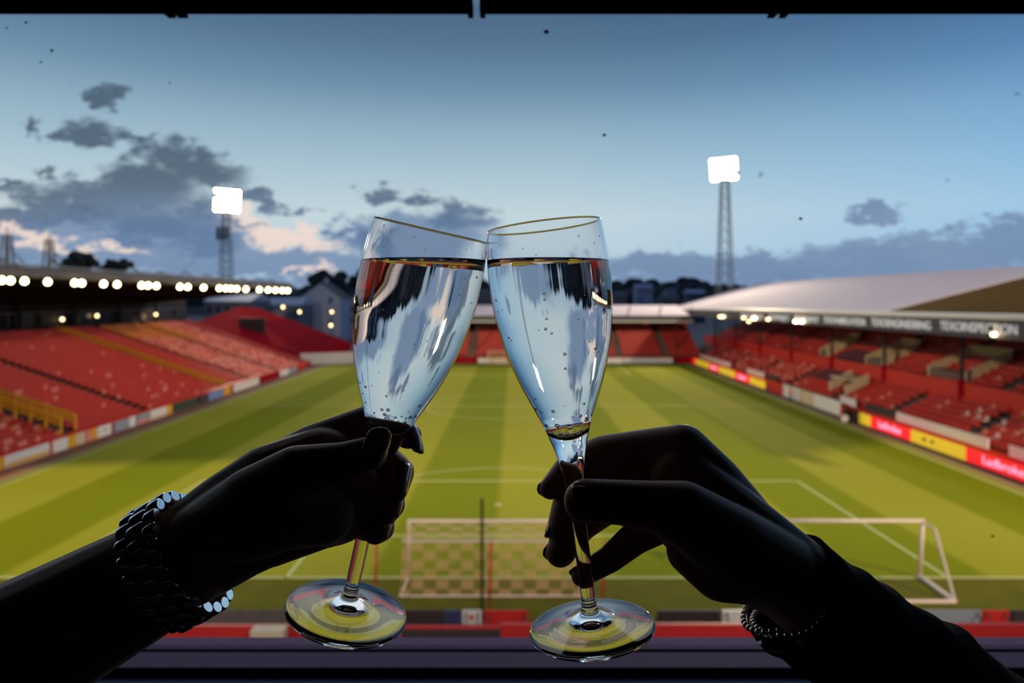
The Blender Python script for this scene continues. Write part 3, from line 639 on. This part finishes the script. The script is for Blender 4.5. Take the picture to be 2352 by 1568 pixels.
gable(690, 782, 650, 745, 200, 'stone', 'tall pale grey gabled house just left of the left glass', wins=((.75,.9),(.75,.55),(.75,.2)))
gable(790, 860, 672, 745, 215, 'stone', 'pale house partly hidden behind the left glass', wins=((.3,.8),(.3,.4)))
def block(px0, px1, yt, Y, m, label, dep=14, roof='slate', nw=0):
    x0 = P(px0, yt, Y).x; x1 = P(px1, yt, Y).x; zt = P(px0, yt, Y).z; t = empty('building', ((x0+x1)/2, Y, 0)); tag(t, label, 'building')
    MB().box(x0, x1, Y, Y+dep, -.1, zt-1.2, m).build('wall', t); MB().prism([(Y-.3,zt-1.2),(Y+dep/2,zt+.8),(Y+dep+.3,zt-1.2)], x0-.3, x1+.3, roof, axis='x').build('roof', t)
    for i in range(nw):
        wx = x0+(x1-x0)*(i+.5)/nw; MB().box(wx-.5, wx+.5, Y-.06, Y, zt-4, zt-2.4, 'glass_dark').build('window', t)
for a_ in ((470,575,680,165,'house_dark','low building with a pale roof over the red corner bank',14,'stone',5),(605,690,690,184,'house_dark','low shed with a pale roof left of the gabled house',12,'stone',4),
           (612,668,668,260,'tree','dark building behind the low shed',14,'slate',3),(603,650,715,172,'dark_steel','dark low roof between corner bank and gabled house',8,'slate',3),
           (1100,1150,668,320,'house_dark','hillside block seen between the two glasses',12,'slate',3),(1410,1440,672,330,'house_dark','hillside building just right of the right glass',12,'slate',3),(1462,1500,655,380,'stone','pale hillside building right of the right glass',10,'stone',3),
           (1520,1560,680,300,'house_dark','low building above the far stand roof',10,'slate',4),(1580,1620,668,360,'house_dark','hillside house left of the right stand roof',10,'stone',3),(1530,1555,664,420,'stone','small pale house high on the hillside',10,'slate',2)):
    block(*a_)
# wooded hill
q = MB(); n = 90; xs = [-520+1040*i/n for i in range(n+1)]
def hz(x): return 24+4.5*math.sin(x*.012+1)+2.5*math.sin(x*.05)+1.5*math.sin(x*.13)+(4 if -160 < x < -30 else 0)
vs = []; 
for x in xs: vs += [(x,520,-1),(x,560,hz(x)*.55),(x,640,hz(x)),(x,800,hz(x)),(x,800,-1)]
fs = []
for i in range(n):
    for j in range(4): fs.append((i*5+j,(i+1)*5+j,(i+1)*5+j+1,i*5+j+1))
q.add(vs, fs, 'hill'); o = q.build('hill', fix=False); o['kind'] = 'structure'
q = MB()
for i in range(900):
    x = random.uniform(-260, 330); k = random.random(); y = 545+k*95; z = hz(x)*(.4+.6*k)
    q.ball((x,y,z+1), random.uniform(2.5,6), 'tree', (1.2,1,.8), 7, 4)
o = q.build('woodland', fix=False); tag(o, 'dark tree-covered ridge along the horizon', 'trees', kind='stuff')
def tree(px, py, Y, r, label):
    p = P(px, py, Y); t = empty('tree', (p.x, Y, 0)); tag(t, label, 'tree', 'trees behind the left stand')
    MB().tube((p.x,Y,0), (p.x,Y,p.z), .5, 'tree', 8, .25).build('trunk', t)
    q = MB()
    for i in range(40):
        a = random.uniform(0, 6.28); e = random.uniform(-.6, 1.2); rr = r*random.uniform(.3,1)
        q.ball((p.x+rr*math.cos(a)*math.cos(e), Y+rr*math.sin(a)*math.cos(e), p.z+rr*math.sin(e)*.6), r*random.uniform(.2,.36), 'tree', (1,1,.8), 7, 5)
    q.build('foliage', t, fix=False)
tree(185, 606, 130, 3.4, 'dark domed tree rising over the left stand roof, left one'); tree(270, 614, 140, 2.6, 'dark domed tree rising over the left stand roof, right one')
tree(905, 668, 260, 7, 'dark tree behind the left glass'); tree(760, 655, 300, 9, 'dark trees behind the gabled house'); tree(845, 650, 345, 9, 'dark tree right of the gabled house')
for pxx, yy, Y in ((487,696,170),(688,716,168),(762,716,172),(760,747,160),(650,705,160),(1955,0,0)):
    if not Y: continue
    p = P(pxx, yy, Y); t = empty('street_lamp', (p.x, Y, 0)); tag(t, {487:'tiny glowing street lamp over the red corner bank',688:'glowing street lamp at the left edge of the gabled house',762:'upper glowing street lamp before the gabled house',760:'lower glowing street lamp before the gabled house',650:'pink-white street lamp by the low shed'}[pxx], 'street lamp')
    MB().tube((p.x,Y+.3,0), (p.x,Y+.3,p.z), .08, 'dark_steel', 6).build('pole', t); MB().ball(p, .32, 'dim_glow').build('lamp', t, True)

# gulls
def gull(px, py, Y, s, rz, tilt, label):
    t = empty('gull', P(px, py, Y)); tag(t, label, 'bird')
    R_ = Matrix.Rotation(tilt, 3, 'Y') @ Matrix.Rotation(rz, 3, 'Z'); c = Vector(t.location)
    q = MB(); q.ball((0,0,0), .16*s, 'bird', (1,2.4,1)); q.v = [tuple(c+R_@Vector(v)) for v in q.v]; q.build('body', t, True)
    for sg in (-1, 1):
        q = MB(); pts = [(0,.15,.05),(0,-.15,.05),(sg*.45,.22,.22),(sg*.45,-.02,.22),(sg*1.0,-.05,.05)]
        vs = [Vector(p)*s for p in pts]+[Vector(p)*s-Vector((0,0,.03*s)) for p in pts]
        q.add([c+R_@v for v in vs], [(0,2,3,1),(2,4,3),(6,8,7,5),(8,9,7),(0,1,6,5),(0,5,7,2),(2,7,9,4),(4,9,8,3),(3,8,6,1)], 'bird'); q.build('wing', t)
gull(1748, 401, 70, .62, .6, -.75, 'grey gull gliding right of the right floodlight mast')
gull(2336, 216, 90, .6, .2, .1, 'small gull at the right edge of the sky')
gull(2176, 414, 120, .6, .2, .1, 'faint distant gull above the right cloud bank')

# ------------------------------------------------------------------ the room and its window
RY0 = -2.6; RW = 2.4; ZS = CAMZ-.42; ZT = CAMZ-(33-HY)*.84/FPX; FL = CAMZ-1.5; CE = CAMZ+.95
def st(mb, name): o = mb.build(name); o['kind'] = 'structure'; return o
st(MB().box(-RW, RW, RY0, .95, FL-.1, FL, 'carpet'), 'floor'); st(MB().box(-RW, RW, RY0, .95, CE, CE+.1, 'room_dark'), 'ceiling')
st(MB().box(-RW-.1, -RW, RY0, .95, FL-.1, CE+.1, 'room_dark'), 'wall_left'); st(MB().box(RW, RW+.1, RY0, .95, FL-.1, CE+.1, 'room_dark'), 'wall_right')
st(MB().box(-RW, RW, RY0-.1, RY0, FL-.1, CE+.1, 'room_dark'), 'wall_back')
st(MB().box(-RW, RW, .82, .865, FL, ZS-.032, 'room_dark').box(-RW, RW, .842, .95, ZT+.12, CE, 'room_dark'), 'wall_front')
# stepped sill
st(MB().box(-RW, RW, .841, .870, ZS-.03, ZS, 'sill_purple'), 'trim_1')
st(MB().box(-RW, RW, .799, .8335, ZS-.03, ZS, 'sill_purple'), 'trim_2')
st(MB().box(-RW, RW, .795, .7992, ZS-.04, ZS-.0025, 'frame_black').box(-RW, RW, .8335, .841, ZS-.03, ZS-.008, 'frame_black'), 'trim_3')
st(MB().box(-RW, RW, .62, .795, ZS-.04, ZS-.0094, 'sill_blue'), 'trim_4')
# window: header panels with joints, pane
wn = empty('window_1', (0, .8, CAMZ)); wn['kind'] = 'structure'
k8 = .838/FPX
def hx(px): return (px-VX)*k8
edges = [(-2600, 1086), (1104, 4900)]
for a_, b_ in edges: MB().box(max(hx(a_), -RW), min(hx(b_), RW), .826, .84, ZT, ZT+.13, 'frame_black').build('header_panel', wn)
for a_, b_, sl in ((384,402,1),(408,430,1),(1075,1087,0),(1103,1115,0),(1763,1780,-1),(1790,1806,-1)):
    q = MB(); x0, x1 = hx(a_), hx(b_); zb = ZT-.004
    q.add([(x0+(.0 if sl >= 0 else .002),.82,zb),(x1,.82,zb),(x1-.004*(sl > 0),.82,ZT+.01),(x0-.006*sl,.82,ZT+.01),(x0,.842,zb),(x1,.842,zb),(x1-.004*(sl > 0),.842,ZT+.01),(x0-.006*sl,.842,ZT+.01)], [(0,1,2,3),(7,6,5,4),(0,4,5,1),(1,5,6,2),(2,6,7,3),(3,7,4,0)], 'frame_black')
    q.build('panel_clip', wn)
pane = MB().add([(-RW,.852,ZS-.01),(RW,.852,ZS-.01),(RW,.852,ZT+.12),(-RW,.852,ZT+.12)], [(0,1,2,3)], 'pane').build('pane', wn, fix=False)
for a_, b_, r in ((1255,73,.0026),(119,116,.0017),(94,143,.0012),(1388,310,.0018),(1839,502,.0018),(390,190,.001),(60,52,.0015),(2280,1231,.0015),(16,64,.0011)):
    p = P(a_, b_, .850); MB().ball(p, r, 'frame_black', (1.3,.3,1), 8, 5).build('dirt_speck', pane)

# ------------------------------------------------------------------ champagne flutes
PX = .37/FPX     # metres per photo pixel at the glasses
OUT = [(0,132),(20,134.5),(50,137.5),(85,139.5),(120,140),(160,139),(200,135.5),(240,129),(280,121),(320,110),(360,96.5),(394,83),(425,69.5),(448,59.5),(470,51.5),(487,46),(505,40),(525,34.5),(550,28.5),(580,23.5),(615,19.5),(650,17.5),(700,16.5),(760,17),(820,17),(850,16.4),(868,16.2),(874,18.5),(880,17.5),(887,22),(893,21),(898,29),(906,45),(913,62),(919,90),(923,118),(925,138),(927,143),(930,145.5),(933,145),(935,141)]
INN = [(0,128.5),(20,131),(50,134),(85,136),(120,136.5),(160,135.5),(200,132),(240,125.5),(280,117.5),(320,106.5),(360,93),(394,79.5),(425,66),(446,56.5),(458,50),(468,41.5),(476,31),(482,20),(486,9),(487,0.0)]
def catmull(pr, sub=4):
    o_ = []
    for i in range(len(pr)-1):
        p0 = pr[max(0,i-1)]; p1 = pr[i]; p2 = pr[i+1]; p3 = pr[min(len(pr)-1,i+2)]
        for k in range(sub):
            t = k/sub
            o_.append(tuple(.5*((2*p1[j])+(-p0[j]+p2[j])*t+(2*p0[j]-5*p1[j]+4*p2[j]-p3[j])*t*t+(-p0[j]+3*p1[j]-3*p2[j]+p3[j])*t*t*t) for j in (0,1)))
    o_.append(pr[-1]); return o_
def lathe(prof, m, n=128):     # prof (t,r) in px, axis along -Z from rim
    vs = []; fs = []; rings = []
    for t, r in prof:
        if r < 1e-4: rings.append([len(vs)]); vs.append((0,0,-t*PX)); continue
        rings.append(list(range(len(vs), len(vs)+n)))
        for i in range(n): vs.append((r*PX*math.cos(2*math.pi*i/n), r*PX*math.sin(2*math.pi*i/n), -t*PX))
    for a, b_ in zip(rings, rings[1:]):
        for i in range(n):
            j = (i+1) % n
            if len(a) == 1: fs.append((a[0], b_[j], b_[i]))
            elif len(b_) == 1: fs.append((a[i], a[j], b_[0]))
            else: fs.append((a[i], a[j], b_[j], b_[i]))
    return vs, fs
outp = catmull(OUT[:-1], 4)+[OUT[-1]]; innp = catmull(INN, 4)
foot_under = [(930,90),(924,50),(921,24),(920,8),(920,0.0)]
lip = [(-1.2,131.3),(-1.6,130.2),(-1.2,129.2)]
gprof = list(reversed(innp)) + list(reversed([(t,r) for t,r in lip])) + outp + foot_under
def flute(rim, foot, label, bubbles, level, wl, drops):
    ax = (rim-foot); k = ax.length/(930*PX); z = ax.normalized(); x = Vector((1,0,0)); x = (x-z*x.dot(z)).normalized(); y = z.cross(x)
    Mx = Matrix((( x.x,y.x,z.x,rim.x),(x.y,y.y,z.y,rim.y),(x.z,y.z,z.z,rim.z),(0,0,0,1))) @ Matrix.Diagonal((k,k,k,1))
    vs, fs = lathe(gprof, 'crystal')
    q = MB(); q.add([Mx @ Vector(v) for v in vs], fs, 'crystal'); g = q.build('champagne_flute', smooth=True); tag(g, label, 'glass', 'clinking champagne flutes')
    # liquid, slightly sunk into the inner wall so the interface refracts properly
    lp = [(t+(1.2 if r < 60 else 0), r+1.0 if r > 0 else 0) for t, r in innp]
    vs, fs = lathe(list(reversed(lp)), 'wine')
    q = MB(); q.add([Mx @ Vector(v) for v in vs], fs, 'wine'); me = bpy.data.meshes.new('sparkling_wine'); me.from_pydata(q.v, [], q.f); me.materials.append(MT['wine'])
    bm = bmesh.new(); bm.from_mesh(me)
    r_ = bmesh.ops.bisect_plane(bm, geom=bm.verts[:]+bm.edges[:]+bm.faces[:], dist=1e-7, plane_co=(0,0,level), plane_no=(0,0,1), clear_outer=True)
    ed = [e for e in bm.edges if e.is_boundary]; c0 = sum((v.co for e in ed for v in e.verts), Vector())/(2*len(ed)); c0.z = level
    # meniscus: cap as two rings
    vts = {v for e in ed for v in e.verts}; inner = {}
    for v in vts: inner[v] = bm.verts.new((c0.x+(v.co.x-c0.x)*.95, c0.y+(v.co.y-c0.y)*.95, level-.0012))
    cen = bm.verts.new((c0.x, c0.y, level-.0013))
    for e in ed:
        a, b_ = e.verts; bm.faces.new((a, b_, inner[b_], inner[a])); bm.faces.new((inner[a], inner[b_], cen))
    bmesh.ops.recalc_face_normals(bm, faces=bm.faces); 
    for f in bm.faces: f.smooth = True
    bm.to_mesh(me); bm.free(); w = link('sparkling_wine', me); tag(w, wl, 'drink', 'sparkling wine in the flutes')
    Mi = Mx.inverted()
    import bisect
    ts = [t for t, r in innp]; rs = [r for t, r in innp]
    def rad(t):
        i = max(1, min(len(ts)-1, bisect.bisect(ts, t))); u = (t-ts[i-1])/max(1e-6, ts[i]-ts[i-1]); return rs[i-1]+(rs[i]-rs[i-1])*u
    for i, (bx, by, br) in enumerate(bubbles):
        bpx = 780+bx/2.614; bpy_ = 460+by/2.614; rr = max(br/2.614*.95, 1.3)*PX
        p = P(bpx, bpy_, (rim.y+foot.y)/2-.0)
        for _ in range(6):
            l = Mi @ p; t = -l.z/PX; R = rad(t)*PX-rr*1.15
            l.x = max(-R*.93, min(R*.93, l.x)); l.y = -math.sqrt(max(0, R*R-l.x*l.x))*.985
            w2 = Mx @ l; p = P(bpx, bpy_, w2.y)
        p = w2; 
        if p.z+rr > level-.0015: continue
        q = MB(); q.ball((0,0,0), rr, 'bubble', (1,1,.88), 16, 10); o = q.build('bubble', smooth=True); o.parent = w; o.location = p
    for bx, by, br in drops:
        p = P(780+bx/2.614, 460+by/2.614, rim.y)
        for _ in range(5):
            l = Mi @ p; t = -l.z/PX; R = rad(t)*PX; l.x = max(-R*.97, min(R*.97, l.x)); l.y = -math.sqrt(max(0, R*R-l.x*l.x))+br*.3/2.614*PX; w2 = Mx @ l; p = P(780+bx/2.614, 460+by/2.614, w2.y)
        q = MB(); q.ball((0,0,0), br/2.614*PX, 'droplet', (.8,.5,1.3), 10, 8); o = q.build('droplet', smooth=True); o.parent = g; o.location = w2
    return g, Mx
BR = [(1229,558,9),(1231,595,8),(938,600,9),(985,655,5),(1244,710,8),(1239,770,10),(1197,778,5),(1274,796,8),(1026,823,8),(1040,838,6),(1430,712,7),(1351,920,11),(1409,896,5),(1547,908,6),(1527,889,9),(1354,1007,9),(1463,1216,9),(1190,1247,11),(1220,1267,9),(1285,1262,12),(1183,1187,8),(1442,1288,11),(1500,1281,12),(1472,1310,14),(1250,1347,15),(1310,1347,15),(1380,1357,17),(1420,1345,12),(1287,1386,12),(1330,1390,12),(1367,1392,13),(1405,1388,12),(1440,1373,10),(1460,1340,9),(1525,622,9),(1467,570,5),(939,670,6),(939,543,4),(1494,845,6),(1207,1132,4),(1233,1152,3),(1350,1231,4)]
BL = [(713,567,6),(785,613,6),(848,468,8),(447,859,7),(524,843,5),(334,965,5),(240,1031,4),(384,1137,6),(284,1171,8),(473,1227,12),(258,1251,10),(293,1252,12),(273,1279,11),(337,1298,8),(165,1115,10),(196,1108,5),(150,1156,7),(165,1208,7),(213,1271,8),(411,1263,6),(371,1293,7),(418,1295,13),(445,1290,13),(395,1303,9),(390,1325,11),(276,1303,7),(748,466,5),(730,440,3),(751,450,3),(771,452,3),(320,1318,9),(350,1322,9),(300,1315,8),(135,1092,7),(533,1104,5),(262,656,4),(508,930,4)]
lev = CAMZ+(HY-598)*.37/FPX
gr_, MR = flute(P(1248,519,.372), P(1359,1440,.372), 'right-hand champagne flute, rim tilted left against the other glass', BR, lev, 'pale sparkling wine with bubbles in the right-hand flute', [(1433,216,6),(1100,290,4),(1524,258,5),(1180,330,4),(1555,215,6),(965,270,4),(915,300,8)])
gl_, ML = flute(P(991,528,.370), P(796,1403,.386), 'left-hand champagne flute, leaning right against the other glass', BL, lev, 'pale sparkling wine with bubbles in the left-hand flute', [(270,155,7),(282,175,5),(447,225,6),(513,298,6),(265,215,5),(240,190,4),(760,295,4),(690,222,4),(270,288,5)])

# ------------------------------------------------------------------ hands and arms
def hull(bm, a, ra, b_, rb, flat, seg=14):
    t = bmesh.new()
    for c, r in ((a, ra), (b_, rb)):
        bmesh.ops.create_icosphere(t, subdivisions=3, radius=r, matrix=Matrix.Translation(c) @ Matrix.Diagonal((1,flat,1,1)))
    r_ = bmesh.ops.convex_hull(t, input=t.verts); 
    bmesh.ops.delete(t, geom=[g for g in r_['geom_interior'] if isinstance(g, bmesh.types.BMVert)], context='VERTS')
    bmesh.ops.recalc_face_normals(t, faces=t.faces)
    me = bpy.data.meshes.new('t'); t.to_mesh(me); t.free(); bm.from_mesh(me); bpy.data.meshes.remove(me)
def limb_mesh(name, chains, voxel=.0011, smooth=7, m='skin'):
    bm = bmesh.new()
    for flat, pts in chains:
        w = [(P(a, b_, Y), r*Y/FPX) for a, b_, Y, r in pts]
        for (a, ra), (b_, rb) in zip(w, w[1:]): hull(bm, a, ra, b_, rb, flat)
    me = bpy.data.meshes.new(name); bm.to_mesh(me); bm.free(); o = bpy.data.objects.new(name, me); COL.objects.link(o)
    md = o.modifiers.new('r', 'REMESH'); md.mode = 'VOXEL'; md.voxel_size = voxel; md.use_smooth_shade = True
    ms = o.modifiers.new('s', 'SMOOTH'); ms.factor = .5; ms.iterations = smooth
    dg = bpy.context.evaluated_depsgraph_get(); dg.update()
    m2 = bpy.data.meshes.new_from_object(o.evaluated_get(dg)); bpy.data.objects.remove(o); bpy.data.meshes.remove(me)
    m2.materials.clear(); m2.materials.append(MT[m]); m2.polygons.foreach_set('use_smooth', [True]*len(m2.polygons)); m2.name = name
    o = bpy.data.objects.new(name, m2); COL.objects.link(o); return o
def nail(parent, c, w, l, up, nrm):
    # c centre, up = growth direction, nrm = outward normal
    up = Vector(up).normalized(); nrm = Vector(nrm); nrm = (nrm-up*nrm.dot(up)).normalized(); s = up.cross(nrm)
    vs = []; fs = []; nu, nv = 9, 9
    for j in range(nv):
        v = -1+2*j/(nv-1); ww = (1 if v < .3 else math.sqrt(max(0.02, 1-((v-.3)/.72)**2)))*(1 if v > -.75 else .9)
        for i in range(nu):
            u = -1+2*i/(nu-1); ang = u*ww*1.0
            vs.append(c+s*math.sin(ang)*w*.62+nrm*(math.cos(ang)-.75)*w*.62+up*v*l/2-nrm*(v*v)*l*.05)
    k = len(vs); vs += [v-nrm*.0007 for v in vs[:]]
    for j in range(nv-1):
        for i in range(nu-1):
            a = j*nu+i; fs.append((a,a+1,a+nu+1,a+nu)); fs.append((k+a+nu,k+a+nu+1,k+a+1,k+a))
    rim_ = [i for i in range(nu)]+[j*nu+nu-1 for j in range(1,nv)]+[(nv-1)*nu+i for i in range(nu-2,-1,-1)]+[j*nu for j in range(nv-2,0,-1)]
    for a, b_ in zip(rim_, rim_[1:]+rim_[:1]): fs.append((a, k+a, k+b_, b_))
    return MB().add(vs, fs, 'nail').build('fingernail', parent, smooth=True)

def nail_on(parent, a, b_, r, nrm):
    pa = P(*a); pb = P(*b_); up = (pb-pa).normalized(); nv = Vector(nrm); nv = (nv-up*nv.dot(up)).normalized(); rr = r*b_[2]/FPX
    nail(parent, pb+nv*rr*.79+up*rr*.05, rr*1.45, rr*1.5, up, nv)
left = [
 (.85, [(-420,1745,.36,200),(-120,1580,.362,172),(120,1452,.366,152),(300,1352,.37,134),(440,1272,.373,116)]),
 (.62, [(440,1272,.373,116),(540,1205,.375,125),(640,1150,.377,134),(740,1115,.380,132)]),
 (.6, [(640,1150,.377,130),(760,1135,.383,118)]),
 (.9, [(560,1120,.380,62),(720,1030,.388,56),(845,984,.396,53)]),                       # index metacarpal to knuckle
 (1, [(740,1022,.390,52),(845,980,.402,50),(905,972,.402,40),(938,1000,.392,31)]),       # index
 (1, [(700,1090,.386,58),(800,1070,.396,50),(880,1065,.402,46),(912,1085,.394,40),(902,1122,.384,36)]),  # middle
 (1, [(700,1150,.386,58),(790,1140,.396,48),(862,1140,.400,42),(895,1158,.390,36),(880,1178,.382,32)]),  # ring
 (1, [(680,1200,.384,56),(770,1195,.392,44),(842,1196,.394,38),(876,1212,.386,31),(862,1222,.380,28)]),  # little
 (.9, [(470,1230,.365,80),(580,1150,.357,78),(680,1085,.352,62),(790,1062,.350,47),(852,1040,.350,39)]), # thumb
 (.8, [(560,1200,.362,90),(660,1170,.360,90),(740,1180,.366,74)]),                       # heel of the hand
 (.8, [(620,1240,.372,62),(760,1205,.376,48)]),
]
LA = limb_mesh('person', left); tag(LA, 'person seen as a bare left forearm and hand with long nails, raising the left glass', 'person')
nail(LA, P(958,1008,.384), .0115, .017, (P(962,1042,.384)-P(945,985,.388)), (1,-.35,.1))
nail(LA, P(928,1098,.377), .0105, .018, (P(915,1140,.372)-P(932,1070,.384)), (.75,-.75,.15))
nail(LA, P(912,1162,.380), .0090, .012, (P(905,1185,.378)-P(916,1140,.384)), (.8,-.7,.1))
nail(LA, P(888,1214,.377), .0080, .010, (P(880,1232,.374)-P(892,1200,.380)), (.8,-.7,.1))
nail(LA, P(868,1022,.343), .0125, .018, (P(878,990,.345)-P(856,1052,.344)), (.55,-.75,.3))

right = [
 (.9, [(2500,1960,.372,200),(2150,1610,.372,150),(1960,1440,.372,112),(1815,1325,.372,101)]),
 (.62, [(1815,1325,.372,101),(1700,1255,.374,118),(1610,1180,.377,112),(1570,1110,.382,80)]),
 (.9, [(1740,1235,.382,70),(1640,1110,.388,66),(1568,1032,.393,59)]),
 (1, [(1568,1032,.393,58),(1480,1042,.400,56),(1388,1055,.404,55),(1315,1078,.400,42),(1264,1121,.390,26)]),   # index
 (1, [(1590,1090,.396,56),(1470,1085,.404,52),(1360,1105,.405,48),(1310,1150,.398,40),(1288,1216,.390,33)]),      # middle
 (1, [(1600,1130,.394,56),(1480,1145,.402,46),(1395,1160,.404,40),(1334,1206,.394,36),(1287,1267,.386,35)]),      # ring
 (1, [(1620,1180,.386,60),(1540,1190,.388,44),(1460,1234,.388,37),(1402,1282,.384,31),(1336,1322,.378,25)]),      # little
 (.85, [(1790,1310,.366,88),(1680,1250,.358,90),(1570,1178,.352,74),(1500,1162,.350,58),(1420,1153,.349,51),(1345,1150,.348,51)]),  # thumb
 (.8, [(1770,1320,.370,70),(1660,1300,.366,80),(1590,1262,.366,60)]),
]
RA = limb_mesh('person', right); tag(RA, 'person seen as a hand and dark-sleeved forearm holding the right glass by its stem', 'person')
nail_on(RA, (1315,1078,.400),(1264,1121,.390), 26, (-.3,.9,.1)); nail_on(RA, (1310,1150,.398),(1288,1216,.390), 33, (-.9,.3,.1))
nail_on(RA, (1334,1206,.394),(1287,1267,.386), 35, (-.7,.5,-.2)); nail_on(RA, (1402,1282,.384),(1336,1322,.378), 25, (-.2,.7,.6)); nail_on(RA, (1420,1153,.349),(1345,1150,.348), 47, (0,-.7,.7))

# sleeve: cloth tube with an open cuff, folded and wrinkled
def sleeve(parent):
    axp = [(1818,1366,.372,138),(1860,1392,.372,136),(1910,1424,.372,136),(1985,1482,.372,143),(2060,1545,.372,160),(2120,1598,.372,176),(2200,1668,.372,178),(2330,1780,.372,200),(2520,1960,.372,230)]
    pts = [(P(a, b_, Y), r*Y/FPX) for a, b_, Y, r in axp]; n = 72; sub = 8; rings = []
    C = []
    for i in range(len(pts)-1):
        for k in range(sub):
            t = k/sub; t2 = t*t*(3-2*t); C.append((pts[i][0].lerp(pts[i+1][0], t), pts[i][1]*(1-t2)+pts[i+1][1]*t2))
    C.append(pts[-1]); vs = []; fs = []
    ax = (pts[-1][0]-pts[0][0]).normalized(); u = Vector((0,-1,0)); u = (u-ax*u.dot(ax)).normalized(); w = ax.cross(u)
    def ring(c, r, j):
        out = []
        for i in range(n):
            a = 2*math.pi*i/n; wr = 1+.018*math.sin(3*a+j*.35)+.012*math.sin(7*a-j*.5)+.012*math.sin(j*.8+2*a)
            # cuff mouth slanted: the upper edge reaches less far towards the hand
            sh = 0
            if j < 10: sh = (10-j)/10*(.009*math.cos(a-.6)-.002)
            out.append(c+(u*math.cos(a)*.86+w*math.sin(a))*r*wr+ax*sh)
        return out
    for j, (c, r) in enumerate(C): vs += ring(c, r, j)
    m_ = len(C)
    for j in range(m_): 
        c, r = C[j]; vs += ring(c, r-.0022, j)
    for j in range(m_-1):
        for i in range(n):
            k = (i+1) % n; fs.append((j*n+i, j*n+k, (j+1)*n+k, (j+1)*n+i)); o_ = m_*n; fs.append((o_+j*n+k, o_+j*n+i, o_+(j+1)*n+i, o_+(j+1)*n+k))
    for i in range(n): k = (i+1) % n; fs.append((k, i, m_*n+i, m_*n+k))
    return MB().add(vs, fs, 'sleeve_cloth').build('sleeve', parent, smooth=True)
sleeve(RA)

# steel watch strap on the left wrist
def strap():
    c = P(408, 1286, .3715); ax = (P(600,1180,.3715)-P(200,1402,.3715)).normalized(); v = Vector((0,-1,0)); v = (v-ax*v.dot(ax)).normalized(); u = v.cross(ax)
    t = empty('watch_strap', c); tag(t, 'polished steel link watch strap loose around the left wrist', 'watch'); n = 22; R = 138*PX; Rd = 122*PX
    for i in range(n):
        q = MB()
        for (a0, a1, off) in ((-.0112,-.0046,0), (-.0044,.0044,.5), (.0046,.0112,0)):
            th = 2*math.pi*(i+off)/n; rad_ = u*math.cos(th)*R+v*math.sin(th)*Rd; tn = (-u*math.sin(th)*R+v*math.cos(th)*Rd).normalized(); nr = tn.cross(ax).normalized()
            if nr.dot(rad_) < 0: nr = -nr
            m = 16; prof = [(a0,.80),(a0+.0006,.95),(a0+.0012,1),(a1-.0012,1),(a1-.0006,.95),(a1,.80)]; vs = []
            for a, s in prof:
                for k in range(m):
                    an = 2*math.pi*k/m; vs.append(c+rad_+ax*a+tn*math.cos(an)*.0046*s+nr*math.sin(an)*.0034*s)
            fs = [(j*m+k, j*m+(k+1)%m, (j+1)*m+(k+1)%m, (j+1)*m+k) for j in range(5) for k in range(m)]+[tuple(range(m))[::-1], tuple(range(5*m,6*m))]
            q.add(vs, fs, 'polished_steel')
        o = q.build('link', t)
        for p_ in o.data.polygons: p_.use_smooth = len(p_.vertices) == 4
strap()
# silver chain bracelet inside the right cuff
c = P(1824, 1360, .372); ax = (P(1960,1455,.372)-P(1790,1325,.372)).normalized(); v = Vector((0,-1,0)); v = (v-ax*v.dot(ax)).normalized(); u = v.cross(ax)
if u.z > 0: u = -u
t = empty('chain_bracelet', c); tag(t, 'silver chain bracelet with a flat tag inside the dark cuff of the right arm', 'bracelet')
q = MB(); n = 44
for i in range(n):
    th = 2*math.pi*i/n; p = c+ax*(.006-.012*max(0, math.cos(th))**2)+(u*math.cos(th)*108+v*math.sin(th)*100)*PX+u*.002
    q.ball(p, .0021, 'silver', (1,1,1), 8, 6)
q.build('chain', t, smooth=True)
q = MB()
for i in range(-6, 7):
    th = i*2*math.pi/n*1.15; p = c-ax*.010*math.cos(th)+(u*math.cos(th)*108+v*math.sin(th)*100)*PX+u*.0045; q.ball(p, .0017, 'silver', (1,1,1), 8, 6)
q.build('second_chain', t, smooth=True)
p = P(1768, 1471, .358); d = (P(1792,1466,.357)-P(1745,1476,.359)).normalized(); q = MB(); k_ = d.cross(Vector((0,1,0))).normalized()
vs = []
for s in (-1, 1):
    for i in range(20): a = 2*math.pi*i/20; vs.append(p+d*math.cos(a)*.0062+Vector((0,-.8,.6))*math.sin(a)*.0042+Vector((0,.6,.8))*s*.0007)
q.add(vs, [(i,(i+1)%20,20+(i+1)%20,20+i) for i in range(20)]+[tuple(range(20))[::-1], tuple(range(20,40))], 'silver').build('tag', t)
